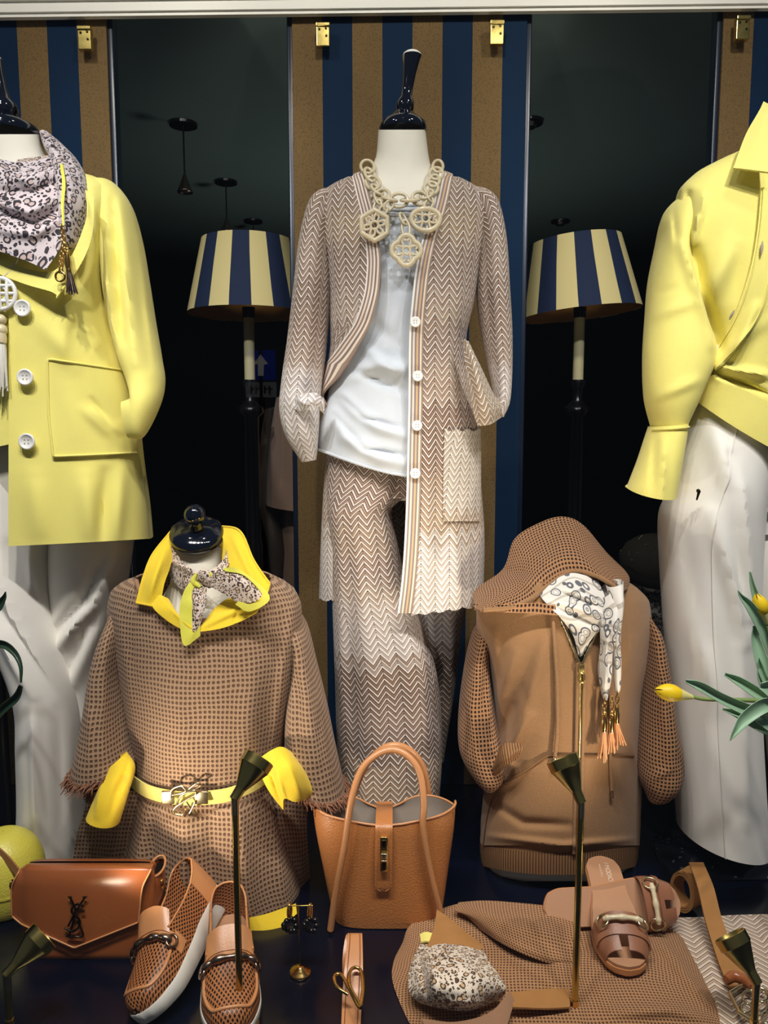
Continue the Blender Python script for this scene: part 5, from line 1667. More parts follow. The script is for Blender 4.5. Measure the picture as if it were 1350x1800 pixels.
def clutch():
    Yc = 1.302
    B = Body([(1517, 52, 264, .006), (1520, 48, 268, .020), (1530, 42, 272, .032), (1560, 36, 276, .042), (1630, 38, 278, .050), (1680, 42, 274, .053), (1686, 46, 270, .050)], Yc, 5)
    t = thing('clutch_bag', 'cognac smooth leather envelope bag with dark metal letter emblem', 'handbag', gd(160, 1690))
    P, U = B.panel([(1517, None, None), (1686, None, None)], 50, 120)
    MB().grid(P, U).build('body', M['tan_smooth'], t)
    # flap
    n, k = 44, 48
    tt = np.linspace(0, 1, n)
    Lx = Curve1([0, .10, .55, 1], [46, 40, 22, 23])
    Rx = Curve1([0, .10, .45, 1], [266, 262, 247, 241])
    u = np.linspace(0, 1, k)
    px = Lx(tt)[:, None] * (1 - u) + Rx(tt)[:, None] * u
    base = 1518 + tt * 96
    vee = np.where(u < .5, u / .5, (1 - u) / .5)
    py = base[:, None] + (tt**1.5)[:, None] * (48 * vee + 6 * u)[None]
    xs = np.clip(px, 43, 270)
    P = B.surf(xs, np.maximum(py, 1517.5), .0075)
    P[..., 0] += (px - xs) * 1.05e-3
    P[..., 1] += np.abs(px - xs) * 4e-4
    fl = MB().grid(P, arcs(P)).build('flap', M['tan_smooth'], t, thick=.0035)
    e = np.concatenate([P[::-1, 0], P[0:1, 0]])
    MB().tube(np.concatenate([P[4:, 0], P[-1], P[4:, -1][::-1]]) + np.array((0, -.002, 0)), .0016, 6).build('flap_edge', M['tan_strap'], fl)
    # side gusset rolled open
    q = limb([(262, 1524, 288, 1522, Yc + .005, .026), (268, 1560, 288, 1560, Yc + .002, .030), (268, 1640, 282, 1640, Yc, .034), (262, 1684, 276, 1684, Yc, .034)], 30, 28)
    MB().grid(*q).build('gusset', M['tan_smooth'], t)
    MB().ring(at(277, 1522, Yc + .004), .0125, .024, .0022, (1, 0, 0), (0, 1, .25), 28).build('gusset_rim', M['tan_strap'], t)
    MB().ball(at(277, 1527, Yc + .006), .011, 16, sc=(1, 1.8, .25)).build('gusset_mouth', M['dark_hole'], t)
    for px_, py_ in ((285, 1553), (21, 1555)):
        MB().ball(at(px_, py_, Yc - .008), .0075, 14, sc=(.5, 1, 1.3)).build('stud', M['gold'], t)
    # letter emblem
    f = lambda pts: B.surf([p[0] for p in pts], [p[1] for p in pts], .0135)
    m = MB()
    for pts in ([(125, 1577), (130, 1588), (135, 1600)], [(150, 1577), (136, 1600), (122, 1628)]):
        m.tube(f(pts), .0019, 6, n=12)
    m.tube(f([(147, 1594), (140, 1589), (130, 1594), (128, 1603), (136, 1611), (142, 1620), (138, 1632), (128, 1637), (116, 1631)]), .0019, 6, n=40)
    m.tube(f([(132, 1612), (128, 1630), (123, 1646)]), .0019, 6, n=10)
    m.tube(f([(119, 1646), (132, 1646), (147, 1645), (138, 1618)]), .0016, 6, n=24)
    for pts in ([(122, 1577), (128, 1577)], [(146, 1577), (153, 1577)], [(143, 1601), (149, 1601)]):
        m.tube(f(pts), .0014, 6)
    m.build('letter_emblem', M['dark_brass'], t)


def yellow_bag():
    c = gd(-12, 1622) + np.array((0, .055, 0))
    t = thing('bucket_bag', 'rounded yellow leather bag with brown strap at the left edge', 'handbag', c)
    prof = [(.001, .0), (.052, .001), (.066, .012), (.073, .05), (.070, .09), (.058, .122), (.038, .142), (.020, .150), (.001, .151)]
    q = cr(np.array(prof), 40)
    yl = leather('yellow_leather', (226, 214, 84), .4, 330, .0006, .04)
    MB().lathe([(r, z) for r, z in q], 48, c=c + np.array((0, 0, .001)), cap=False).build('body', yl, t)
    th = np.linspace(-.2, 2.6, 40)
    pts = np.stack([c[0] + .062 * np.cos(th) * .9 + .004, np.full(40, c[1] - .050) + .06 * np.linspace(0, 1, 40), c[2] + .075 + .075 * np.sin(th)], -1)
    P = np.stack([at(np.linspace(-12, 34, 24), 1486 + np.linspace(0, 1, 24)**1.4 * 44 + s, c[1] - .064 + .02 * np.linspace(1, 0, 24)) for s in (0, 9, 18)])
    MB().grid(P, arcs(P)).build('strap', M['suede'], t, thick=.003)
    MB().lathe([(.0745, .050), (.0752, .053), (.0745, .056)], 48, c=c + np.array((0, 0, .001)), cap=False).build('seam', yl, t)


# ------------------------------------------------------------------ footwear
def loafer(label, T, Hl, roll=0.0):
    Mx = frame(T, Hl, roll)
    L = .265
    t = thing('loafer', label, 'shoe', T, 'pair of perforated loafers')
    w = Curve1([0, .02, .08, .25, .45, .65, .85, .95, .985, 1], [.004, .019, .033, .045, .0425, .0355, .035, .027, .015, .004])
    rise = Curve1([0, .2, .5, 1], [.006, .0, .0, .0])
    th0 = Curve1([0, .2, .6, 1], [.022, .027, .036, .042])
    ss = (1 - np.cos(np.linspace(0, PI, 70))) / 2

    def rim(k, s):
        return np.stack([k * w(s), s * L, 0 * s], -1)
    # white sole
    out = np.concatenate([rim(1.0, ss), rim(-1.0, ss[::-1])])
    sv = np.concatenate([ss, ss[::-1]])
    rings = []
    for f, ex in ((0, .92), (.06, 1.0), (.9, 1.06), (1, 1.04)):
        q = out.copy()
        q[:, 0] *= ex
        q[:, 1] = (q[:, 1] - L / 2) * (1 + (ex - 1) * .35) + L / 2
        q[:, 2] = rise(sv) + f * th0(sv)
        rings.append(q)
    G = np.array(rings)
    m = MB().grid(xf(G, Mx), arcs(G), wrap=True)
    m.add(xf(G[0], Mx), [tuple(range(len(out) - 1, -1, -1))])
    m.add(xf(G[-1], Mx), [tuple(range(len(out)))])
    m.build('sole', M['white_rubber'], t)
    zs = lambda s: rise(s) + th0(s)
    # vamp
    Hh = Curve1([0, .04, .12, .25, .42, .5], [.010, .026, .034, .042, .058, .064])
    sv = np.linspace(0, 1, 44)**1.3 * .44

    def vamp(s, al, off=0.0):
        ca, sa = np.cos(al), np.sin(al)
        x = (w(s) + off) * np.sign(ca) * np.abs(ca)**.75
        return np.stack([x, s * L - off * (s < .05) + 0 * al, zs(s) + (Hh(s) + off) * np.abs(sa)**.8], -1)
    S, A = np.meshgrid(sv, np.linspace(0, PI, 40), indexing='ij')
    P = vamp(S, A)
    m = MB().grid(xf(P, Mx), arcs(P))
    # quarters
    sq = np.concatenate([np.linspace(.40, .94, 40), np.linspace(.95, 1, 10)])
    sq2 = np.concatenate([sq, sq[::-1][1:]])
    sd = np.concatenate([np.ones(50), -np.ones(49)])
    hq = Curve1([.40, .5, .62, .8, .93, 1], [.050, .047, .044, .050, .064, .068])
    tt = np.linspace(0, 1, 14)

    def wall(i, f, off=0.0):
        s, k = sq2[i], sd[i]
        lean = 1 - .14 * f**1.6 + off / .04
        return np.stack([k * w(s) * lean, (s * L - L / 2) * (1 - .05 * f**1.5 * (s > .8)) + L / 2 + off * np.clip((s - .80) / .18, 0, 1) * 1.5, zs(s) + hq(s) * f], -1)
    I, Fq = np.meshgrid(np.arange(99), tt, indexing='ij')
    P = wall(I, Fq)
    m.grid(xf(P, Mx), arcs(P))
    up = m.build('upper', M['perf'], t, thick=.0018, off=0)
    MB().tube(xf(P[:, -1], Mx), .0019, 8).build('collar_binding', M['tan_strap'], up)
    I, Fq = np.meshgrid(np.arange(27, 72), np.linspace(0, .98, 12), indexing='ij')
    P = wall(I, Fq, .0020)
    MB().grid(xf(P, Mx), arcs(P)).build('heel_counter', M['tan_strap'], t, thick=.0012)
    # insole
    si = np.linspace(.36, .985, 40)
    P = np.stack([np.stack([k * w(si) * .93, si * L, zs(si) + .003], -1) for k in np.linspace(-1, 1, 9)], 1)
    MB().grid(xf(P, Mx), arcs(P)).build('insole', M['footbed'], t)
    # apron ridge, tongue, saddle
    r = [(.40, .62), (.30, .55), (.20, .55), (.12, .62), (.075, .85), (.062, PI / 2)]
    r = r + [(s, PI - a) for s, a in r[::-1][1:]]
    q = cr(np.array(r), 60)
    MB().tube(xf(vamp(q[:, 0], q[:, 1], .001), Mx), .0030, 8).build('apron_seam', M['tan_strap'], up)
    S, A = np.meshgrid(np.linspace(.325, .42, 16), np.linspace(.12, PI - .12, 34), indexing='ij')
    P = vamp(S, A, .0026)
    MB().grid(xf(P, Mx), arcs(P)).build('saddle', M['tan_strap'], t, thick=.0015)
    S, A = np.meshgrid(np.linspace(.38, .49, 18), np.linspace(.75, PI - .75, 26), indexing='ij')
    P = vamp(np.minimum(S, .5), A, .0045)
    P[..., 2] += (S - .38) * .12
    MB().grid(xf(P, Mx), arcs(P)).build('tongue', M['tan_strap'], t, thick=.002)
    # twisted bit
    m = MB()
    a = np.linspace(.62, PI - .62, 40)
    c = vamp(np.full(40, .335), a, .0065)
    m.tube(xf(c, Mx), .0040 + .0030 * np.abs(np.sin(np.linspace(0, 4 * PI, 40))), 10)
    for k in (.60, PI - .60):
        c0 = vamp(np.array(.338), np.array(k), .006)
        m.ring(xf(c0, Mx), .0105, .0085, .0026, np.array(Mx.to_3x3() @ Vector((0, 1, .1))), np.array(Mx.to_3x3() @ Vector((.5 * (1 if k < 1 else -1), 0, -1))), 20)
    m.build('snaffle_bit', M['pewter'], t)


def sandal(label, T, Hl, roll=0.0, text=False):
    Mx = frame(T, Hl, roll)
    L = .25
    t = thing('slide_sandal', label, 'shoe', T, 'pair of horsebit sandals')
    w = Curve1([0, .02, .08, .25, .45, .65, .85, .95, .985, 1], [.004, .020, .034, .045, .040, .033, .033, .026, .014, .003])
    ss = (1 - np.cos(np.linspace(0, PI, 60))) / 2
    out = np.concatenate([np.stack([w(ss), ss * L], -1), np.stack([-w(ss[::-1]), ss[::-1] * L], -1)])
    arch = Curve1([0, .3, .55, .8, 1], [0, .0, .010, .014, .014])

    def slab(z0, z1, k, name, mat):
        o = out.copy()
        o[:, 0] *= k
        o[:, 1] = (o[:, 1] - L / 2) * (1 + (k - 1) * .3) + L / 2
        z = arch(np.clip(o[:, 1] / L, 0, 1))
        G = np.array([np.stack([o[:, 0] * f, o[:, 1], z + zz], -1) for zz, f in ((z0, .98), (z0 + .001, 1), (z1 - .001, 1), (z1, .985))])
        n = len(o)
        m = MB().grid(xf(G, Mx), arcs(G), wrap=True)
        h = n // 2
        for ring_, fl in ((G[0], True), (G[-1], False)):
            f = [(i, i + 1, n - 2 - i, n - 1 - i) for i in range(h - 1)]
            m.add(xf(ring_, Mx), f, ring_[:, :2])
        return m.build(name, mat, t)
    slab(0, .011, 1.0, 'outsole', M['tan_strap'])
    fb = slab(.0112, .017, .96, 'footbed', M['footbed'])

    def strap(s0, s1, a0, a1, off, n=26):
        S, A = np.meshgrid(np.linspace(s0, s1, 14), np.linspace(a0, a1, n), indexing='ij')
        return np.stack([(w(S) * 1.03 + off) * np.sign(np.cos(A)) * np.abs(np.cos(A))**.8, S * L, .010 + arch(S) + (.040 + .10 * (S - .2) + off) * np.abs(np.sin(A))**.8], -1)
    for (s0, s1, a0, a1) in ((.165, .30, 0, PI), (.065, .175, 0, 1.50), (.065, .175, 1.74, PI)):
        P = strap(s0, s1, a0, a1, 0.0)
        MB().grid(xf(P, Mx), arcs(P)).build('strap', M['sandal'], t, thick=.0022)
    P = strap(.150, .185, .10, PI - .10, .003)
    MB().grid(xf(P, Mx), arcs(P)).build('cross_strap', M['sandal'], t, thick=.002)
    # bit with bamboo bar
    q = strap(.205, .255, 1.05, PI - 1.05, .009)[7]
    MB().tube(xf(q, Mx), .0042 + .0016 * np.abs(np.sin(np.linspace(.3, 2.85 * PI, 26)))**8, 10).build('bamboo_bar', M['champagne'], t)
    m = MB()
    for k in (.98, PI - .98):
        c0 = strap(.228, .24, k, k + .001, .006)[7, 0]
        m.ring(xf(c0, Mx), .0125, .0115, .0018, np.array(Mx.to_3x3() @ Vector((0, 1, 0))), np.array(Mx.to_3x3() @ Vector((.8 * math.sin(k), 0, -.9 * math.cos(k)))), 22)
    m.build('snaffle_ring', M['pale_gold'], t)
    if text:
        for s, sz, xo, yo in (("I MODICI", .0125, .003, .68), ("MADE IN ITALY", .0050, -.008, .66)):
            cu = bpy.data.curves.new('lettering', 'FONT')
            cu.body = s
            cu.size = sz
            cu.extrude = .0002
            tmp = bpy.data.objects.new('lettering_outline', cu)
            cu.materials.append(M['print_white'])
            COL.objects.link(tmp)
            bpy.context.view_layer.update()
            me = bpy.data.meshes.new_from_object(tmp.evaluated_get(bpy.context.evaluated_depsgraph_get()))
            bpy.data.objects.remove(tmp)
            o = bpy.data.objects.new('lettering', me)
            COL.objects.link(o)
            loc = Mx @ Matrix.Translation((xo, L * (yo + .24), .0176 + .0135)) @ Matrix.Rotation(-PI / 2, 4, 'Z')
            o.parent = fb
            o['kind'] = 'stuff'
            o.matrix_basis = Matrix.Translation(-t.location) @ loc


# ------------------------------------------------------------------ folded knitwear and cloth on the deck
def deck_cloths():
    # zigzag throw at the right
    zz = chevron('zigzag_knit_folded', 10, -10, [(0, (214, 190, 164)), (1, (214, 190, 164))], .040, .020, .014, False)
    t = thing('folded_zigzag_knit', 'folded cream zigzag knit under the suede belt at lower right', 'knitwear', gd(1290, 1720))
    P, U = cloth([[(1160, 1613, .004), (1230, 1612, .012), (1300, 1608, .012), (1400, 1606, .012)], [(1150, 1660, .006), (1240, 1660, .018), (1320, 1660, .018), (1420, 1660, .018)],
                  [(1160, 1730, .006), (1260, 1740, .018), (1340, 1740, .020), (1440, 1740, .018)], [(1180, 1830, .006), (1280, 1840, .016), (1360, 1850, .016), (1470, 1850, .016)]], 60, 60, [([(1230, 1640), (1350, 1650)], 10, .006)], True, (.002, 40, 3))
    MB().grid(P, U).build('folded_cloth', zz, t, thick=.003)

    t = thing('folded_hoodie', 'folded caramel mesh knit hoodie lying on the deck under the sandals', 'hoodie', gd(960, 1760))
    P, U = cloth([[(706, 1660, .002), (726, 1622, .012), (800, 1590, .018), (880, 1586, .024), (960, 1592, .026), (1040, 1606, .030), (1110, 1612, .030), (1180, 1634, .022), (1216, 1664, .004)],
                  [(692, 1690, .002), (740, 1664, .016), (810, 1640, .024), (890, 1636, .028), (970, 1644, .030), (1050, 1650, .034), (1130, 1654, .034), (1200, 1676, .026), (1244, 1706, .004)],
                  [(690, 1724, .002), (744, 1712, .014), (820, 1700, .024), (900, 1696, .028), (980, 1700, .032), (1060, 1704, .034), (1140, 1706, .034), (1220, 1726, .026), (1270, 1752, .004)],
                  [(706, 1770, .002), (760, 1766, .014), (830, 1760, .022), (910, 1760, .026), (990, 1762, .030), (1070, 1764, .032), (1150, 1766, .032), (1240, 1774, .024), (1300, 1792, .004)],
                  [(736, 1830, .002), (780, 1836, .012), (850, 1840, .020), (930, 1842, .024), (1010, 1842, .026), (1090, 1842, .026), (1170, 1842, .026), (1250, 1840, .020), (1320, 1840, .004)]], 90, 110,
                 [([(900, 1650), (1000, 1700), (1020, 1800)], 14, .008), ([(1150, 1640), (1240, 1760)], 12, .010), ([(1080, 1780), (1180, 1775), (1240, 1790)], 12, .012), ([(790, 1770), (900, 1790)], 14, .008), ([(1050, 1700), (1080, 1800)], 18, .006)], True, (.003, 34, 8))
    MB().grid(P, U).build('body', M['mesh_fine'], t, thick=.004)
    P, U = cloth([[(806, 1586, .040), (850, 1583, .050), (900, 1586, .052), (960, 1592, .052), (1004, 1600, .046)], [(800, 1600, .040), (850, 1604, .054), (905, 1616, .058), (966, 1628, .058), (1016, 1640, .048)],
                  [(822, 1612, .036), (864, 1634, .050), (912, 1656, .054), (966, 1676, .054), (1014, 1684, .044)], [(846, 1636, .030), (878, 1656, .040), (918, 1676, .044), (962, 1692, .044), (998, 1698, .038)]], 44, 50, [([(830, 1592), (900, 1630), (980, 1640)], 14, .006)], True, (.002, 26, 5))
    MB().grid(P, U).build('hood', M['mesh_fine'], t, thick=.005)
    P, U = cloth([[(768, 1602, .062), (764, 1632, .060), (752, 1668, .056)], [(790, 1618, .062), (786, 1642, .064), (780, 1666, .060)], [(816, 1640, .058), (814, 1654, .062), (810, 1664, .060)], [(846, 1664, .050), (846, 1668, .052), (840, 1672, .050)]], 26, 20, (), True)
    MB().grid(P, U).build('collar_flap', M['suede'], t, thick=.004)
    P, U = cloth([[(740, 1790, .040), (800, 1796, .044), (860, 1780, .050), (896, 1742, .054)], [(760, 1830, .030), (820, 1836, .034), (880, 1820, .040), (905, 1760, .044)]], 16, 36, (), True, (.003, 26, 3))
    MB().grid(P, U).build('lower_flap', M['poncho_plain'], t, thick=.004)
    P, U = cloth([[(898, 1744, .046), (960, 1738, .044), (1000, 1738, .042)], [(902, 1770, .046), (960, 1772, .044), (1002, 1770, .042)]], 10, 24, (), True)
    MB().grid(P, U).build('pocket_strip', M['suede'], t, thick=.003)

    t = thing('leopard_pouch', 'puffy leopard print silk bundle tucked in the folded caramel hoodie', 'scarf', gd(800, 1735, .03))
    c = gd(800, 1735, .02)
    P, U = cloth([[(744, 1650, .050), (780, 1652, .056), (820, 1660, .056), (850, 1672, .050)],
                  [(728, 1680, .044), (770, 1676, .082), (820, 1680, .084), (862, 1694, .066)],
                  [(718, 1712, .038), (764, 1710, .092), (822, 1712, .096), (880, 1718, .066)],
                  [(720, 1744, .034), (764, 1744, .080), (826, 1748, .084), (890, 1738, .056)],
                  [(736, 1762, .030), (772, 1770, .048), (826, 1774, .050), (884, 1752, .040)],
                  [(742, 1764, .026), (776, 1772, .028), (826, 1776, .030), (880, 1756, .030)]], 50, 60, [([(760, 1700), (756, 1740)], 7, .012), ([(740, 1690), (750, 1750)], 5, -.008), ([(780, 1760), (850, 1764)], 6, .006), ([(800, 1690), (870, 1730)], 12, .006)], True, (.0025, 18, 4))
    MB().grid(P, U).build('bundle', M['leopard_cream'], t, thick=.002)
    P, U = cloth([[(738, 1642, .055), (748, 1638, .060), (760, 1640, .060)], [(740, 1656, .055), (750, 1654, .060), (762, 1656, .060)]], 8, 10, (), True)
    MB().grid(P, U).build('yellow_corner', M['yellow'], t, thick=.003, label='yellow silk corner')

    t = thing('sequin_cloth', 'black sequined fabric heaped on the deck behind the suede belt', 'fabric', gd(1260, 1540))
    P, U = cloth([[(1150, 1462, .004), (1210, 1456, .02), (1270, 1452, .02), (1360, 1452, .02), (1450, 1454, .02)], [(1150, 1490, .004), (1210, 1490, .035), (1270, 1490, .03), (1350, 1494, .035), (1460, 1494, .03)],
                  [(1160, 1520, .003), (1210, 1520, .02), (1270, 1520, .016), (1350, 1522, .02), (1460, 1522, .02)], [(1165, 1548, .003), (1215, 1548, .004), (1280, 1546, .004), (1350, 1546, .004), (1460, 1546, .004)]], 50, 60, (), True, (.005, 22, 3))
    MB().grid(P, U).build('heap', M['sequin'], t, thick=.003)


# ------------------------------------------------------------------ belts and small accessories
def belts():
    # coiled suede belt
    t = thing('suede_belt', 'tan suede belt coiled at one end with openwork gold buckle', 'belt', gd(1230, 1620))
    c = at(1208, 1562, 1.388)
    turns = np.linspace(0, 2.5 * 2 * PI, 110)
    rad = .042 - .0045 * turns / (2 * PI)
    wdt = .036
    # spiral lies in a plane facing left, its axis running to the right and towards the window
    ax = np.array((.80, .55, .0))
    ax = ax / np.linalg.norm(ax)
    e1 = np.array((0, 0, 1.0)) - ax * ax[2]
    e1 = e1 / np.linalg.norm(e1)
    e2 = np.cross(ax, e1)
    q = c + rad[:, None] * (np.cos(turns)[:, None] * e1 + .62 * np.sin(turns)[:, None] * e2)
    q = q[::-1]
    tail = np.concatenate([gd([1262, 1286, 1300, 1312], [1620, 1690, 1740, 1770], [.050, .030, .030, .032])]) - ax * 0
    P1 = np.stack([q - ax * wdt / 2, q, q + ax * wdt / 2], 1)
    MB().grid(P1, arcs(P1)).build('coil', M['suede'], t, thick=.003, off=0)
    L = [(1211, 1517), (1226, 1560), (1240, 1620), (1262, 1690), (1280, 1735)]
    R = [(1236, 1517), (1254, 1560), (1270, 1620), (1298, 1690), (1318, 1735)]
    hh = [.112, .095, .060, .036, .030]
    A = cr(np.array([(*l, *r, h) for l, r, h in zip(L, R, hh)], float), 60)
    k = np.linspace(0, 1, 7)
    px, py = A[:, :1] * (1 - k) + A[:, 2:3] * k, A[:, 1:2] * (1 - k) + A[:, 3:4] * k
    P = gd(px, py, np.broadcast_to(A[:, 4:5], px.shape))
    MB().grid(P, arcs(P)).build('strap', M['suede'], t, thick=.004, off=0)
    MB().tube(gd([1276, 1290, 1308, 1322], [1722, 1715, 1722, 1736], [.040] * 4), [.006, .008, .008, .006], 10, n=16).build('keeper', M['tan_smooth'], t)
    m = MB()
    g = lambda pts, h=.036: gd([p[0] for p in pts], [p[1] for p in pts], [h] * len(pts))
    out = np.array([(1282, 1745), (1310, 1728), (1345, 1740), (1375, 1790), (1360, 1815), (1330, 1800), (1300, 1780)], float)
    t_ = np.linspace(0, 7, 56, endpoint=False)
    i = t_.astype(int)
    oc = out[i % 7] * (1 - (t_ - i))[:, None] + out[(i + 1) % 7] * (t_ - i)[:, None]
    m.tube(g(oc), .0030, 8, closed=True)
    for cc, r in (((1318, 1752), 13), ((1336, 1772), 13), ((1350, 1790), 11), ((1312, 1772), 9), ((1340, 1752), 9)):
        a = np.linspace(0, 2 * PI, 20, endpoint=False)
        m.tube(g([(cc[0] + r * math.cos(v), cc[1] + r * .9 * math.sin(v)) for v in a], .038), .0018, 6, closed=True)
    m.build('buckle', M['pale_gold'], t)

    # short leather belt with loop buckle
    t = thing('leather_belt', 'light tan leather belt with looped gold buckle before the tote', 'belt', gd(617, 1790))
    L = [(599, 1700), (601, 1666), (607, 1648), (612, 1643), (606, 1650), (604, 1690), (602, 1740), (600, 1800), (598, 1850)]
    P = []
    for (xl, xr, py, h) in ((604, 634, 1735, .004), (602, 634, 1690, .040), (606, 635, 1654, .060), (610, 636, 1643, .064), (611, 637, 1650, .068), (606, 638, 1700, .050), (602, 636, 1750, .026), (600, 634, 1800, .012), (596, 632, 1860, .004)):
        P.append(gd(np.linspace(xl, xr, 7), py, h))
    P = cr(np.array(P), 80)
    s = MB().grid(P, arcs(P)).build('strap', M['tan_strap'], t, thick=.004, off=0)
    MB().tube(P[30:, 1] + np.array((0, -.002, .003)), .0007, 4).tube(P[30:, -2] + np.array((0, -.002, .003)), .0007, 4).build('stitching', M['tan_smooth'], s)
    m = MB()
    f = lambda pts: gd([p[0] for p in pts], [p[1] for p in pts], [.050 + p[2] for p in pts])
    m.tube(f([(612, 1748, .0), (592, 1734, .004), (588, 1715, .006), (600, 1714, .006), (614, 1738, .004), (628, 1766, .0), (634, 1772, .0)]), .0028, 8, n=50)
    m.tube(f([(634, 1770, .0), (616, 1735, .008), (614, 1712, .010), (622, 1701, .010), (634, 1706, .008), (638, 1735, .004), (634, 1768, .0)]), .0028, 8, n=50)
    m.build('loop_buckle', M['gold'], t)


def earring_stand():
    c = gd(528, 1712)
    t = thing('earring_stand', 'thin gold earring stand with round stepped base on the deck', 'stand', c)
    MB().lathe([(.0175, .0), (.0185, .002), (.0175, .005), (.012, .006), (.0115, .008), (.007, .009), (.006, .012), (.0015, .013)], 36, c=c + np.array((0, 0, .001))).build('base', M['gold'], t)
    zt = float(at(526, 1592, c[1])[2])
    MB().tube([c + np.array((0, 0, .012)), np.array((c[0] - .002, c[1], zt))], .0011, 8).build('rod', M['gold'], t)
    a, b = at(506, 1592, c[1]), at(550, 1592, c[1])
    MB().tube([a, b], .0011, 8).build('crossbar', M['gold'], t)
    for k, x in enumerate((509, 545)):
        h = at(x, 1598, c[1])
        e = thing('earring', ['gold hoop earring with black bead cluster, left on the stand', 'gold hoop earring with black bead cluster, right on the stand'][k], 'earring', h, 'pair of earrings on the stand')
        MB().ring(h + np.array((0, 0, -.004)), .0048, .012, .0028, (.35, 1, 0), (0, 0, 1), 24, 10).build('hoop', M['gold'], e)
        m = MB()
        for i in range(9):
            q = h + np.array((math.cos(i * .7) * .010, math.sin(i * 1.3) * .004, -.030 + .011 * math.sin(i * .7)))
            m.ball(q, .0052, 10)
        m.build('black_beads', M['black'], e)
        MB().tube([h + np.array((0, 0, -.016)), h + np.array((0, 0, -.024))], .0009, 6).build('link', M['gold'], e)


# ------------------------------------------------------------------ brass spot lamps on the deck
def floor_lamp(label, joint, post_px, Y, d, aim, watts, col=(1, .86, .68)):
    j = at(joint[0], joint[1], Y)
    x, y = float(j[0]), Y
    t = thing('spot_lamp', label, 'lamp', (x, y, DECK + .001), 'brass spot lamps along the glass')
    zt = float(j[2])
    MB().lathe([(.030, 0), (.031, .003), (.028, .006), (.008, .010), (.0062, .014)], 32, c=(x, y, DECK + .001)).build('base', M['brass'], t)
    MB().tube([(x, y, DECK + .012), (x, y, zt - .02)], .0053, 14).build('post', M['brass'], t)
    MB().tube([(x, y, zt - .026), (x, y, zt)], [.0058, .0066, .0058], 14).build('post_tip', M['pale_gold'], t)
    MB().tube([(x, y, DECK + .036), (x, y, DECK + .046)], [.0064, .0078, .0064], 14).build('collar', M['gold'], t)
    d = Vector(d).normalized()
    R = d.to_track_quat('Z', 'Y').to_matrix().to_4x4()
    o = np.array((x, y, zt))
    prof = [(.0001, -.004), (.0075, -.003), (.0080, .014), (.0088, .016), (.0235, .050), (.0246, .051), (.0252, .066), (.0240, .067), (.0225, .060), (.010, .030), (.0001, .028)]
    h = MB().lathe(prof, 36, c=o, M=R, cap=False).build('lamp_head', M['brass'], t, split=28)
    em = bpy.data.materials.get('lamp_bulb')
    if not em:
        em = Mat('lamp_bulb', (255, 240, 210))
        em.b.inputs['Emission Color'].default_value = (1, .88, .65, 1)
        em.b.inputs['Emission Strength'].default_value = 14
        em = em.m
    MB().ball(o + np.array(d) * .046, .0115, 14).build('bulb', em, h)
    spot('lamp_light', o + np.array(d) * .070, o + np.array(d) * .07 + np.array(aim), watts, col, 80, 1.0, .02, t)


# ------------------------------------------------------------------ tulips and leaves
def leaf(m, ctl, n=28):
    """blade from spine points (px, py, Y, half width px)"""
    A = cr(np.array(ctl, float), n)
    sp = at(A[:, 0], A[:, 1], A[:, 2])
    tx = np.gradient(A[:, 0])
    ty = np.gradient(A[:, 1])
    L = np.hypot(tx, ty) + 1e-9
    k = np.linspace(-1, 1, 7)
    px = A[:, :1] - (ty / L)[:, None] * A[:, 3:4] * k
    py = A[:, 1:2] + (tx / L)[:, None] * A[:, 3:4] * k
    P = at(px, py, A[:, 2:3] + .006 * (1 - k**2)[None] * np.minimum(1, A[:, 3:4] / 6))
    U = np.stack([np.broadcast_to(k * .012, px.shape), np.broadcast_to(np.linspace(0, .2, n)[:, None], px.shape)], -1)
    m.grid(P, U)
    return m


def bud(t, c, d, L, R):
    d = Vector(d).normalized()
    Rm = d.to_track_quat('Z', 'Y').to_matrix().to_4x4()
    for k in range(6):
        a0 = k * PI / 3
        u = np.linspace(0, 1, 16)
        v = np.linspace(-1, 1, 9)
        rr = R * np.sin(PI * np.clip(u * .86 + .10, 0, 1))**.8 * (1 - .04 * (k % 2))
        wd = .72 * np.sin(PI * np.clip(u * .90 + .08, 0, 1))**.6
        ang = a0 + v[None] * wd[:, None]
        P = np.stack([rr[:, None] * np.cos(ang), rr[:, None] * np.sin(ang), np.broadcast_to((u * L)[:, None], ang.shape)], -1)
        P = P @ np.array(Rm.to_3x3()).T + np.array(c)
        MB().grid(P, np.stack(np.broadcast_arrays(v[None], u[:, None]), -1)).build('petal', M['petal'], t, thick=.001)


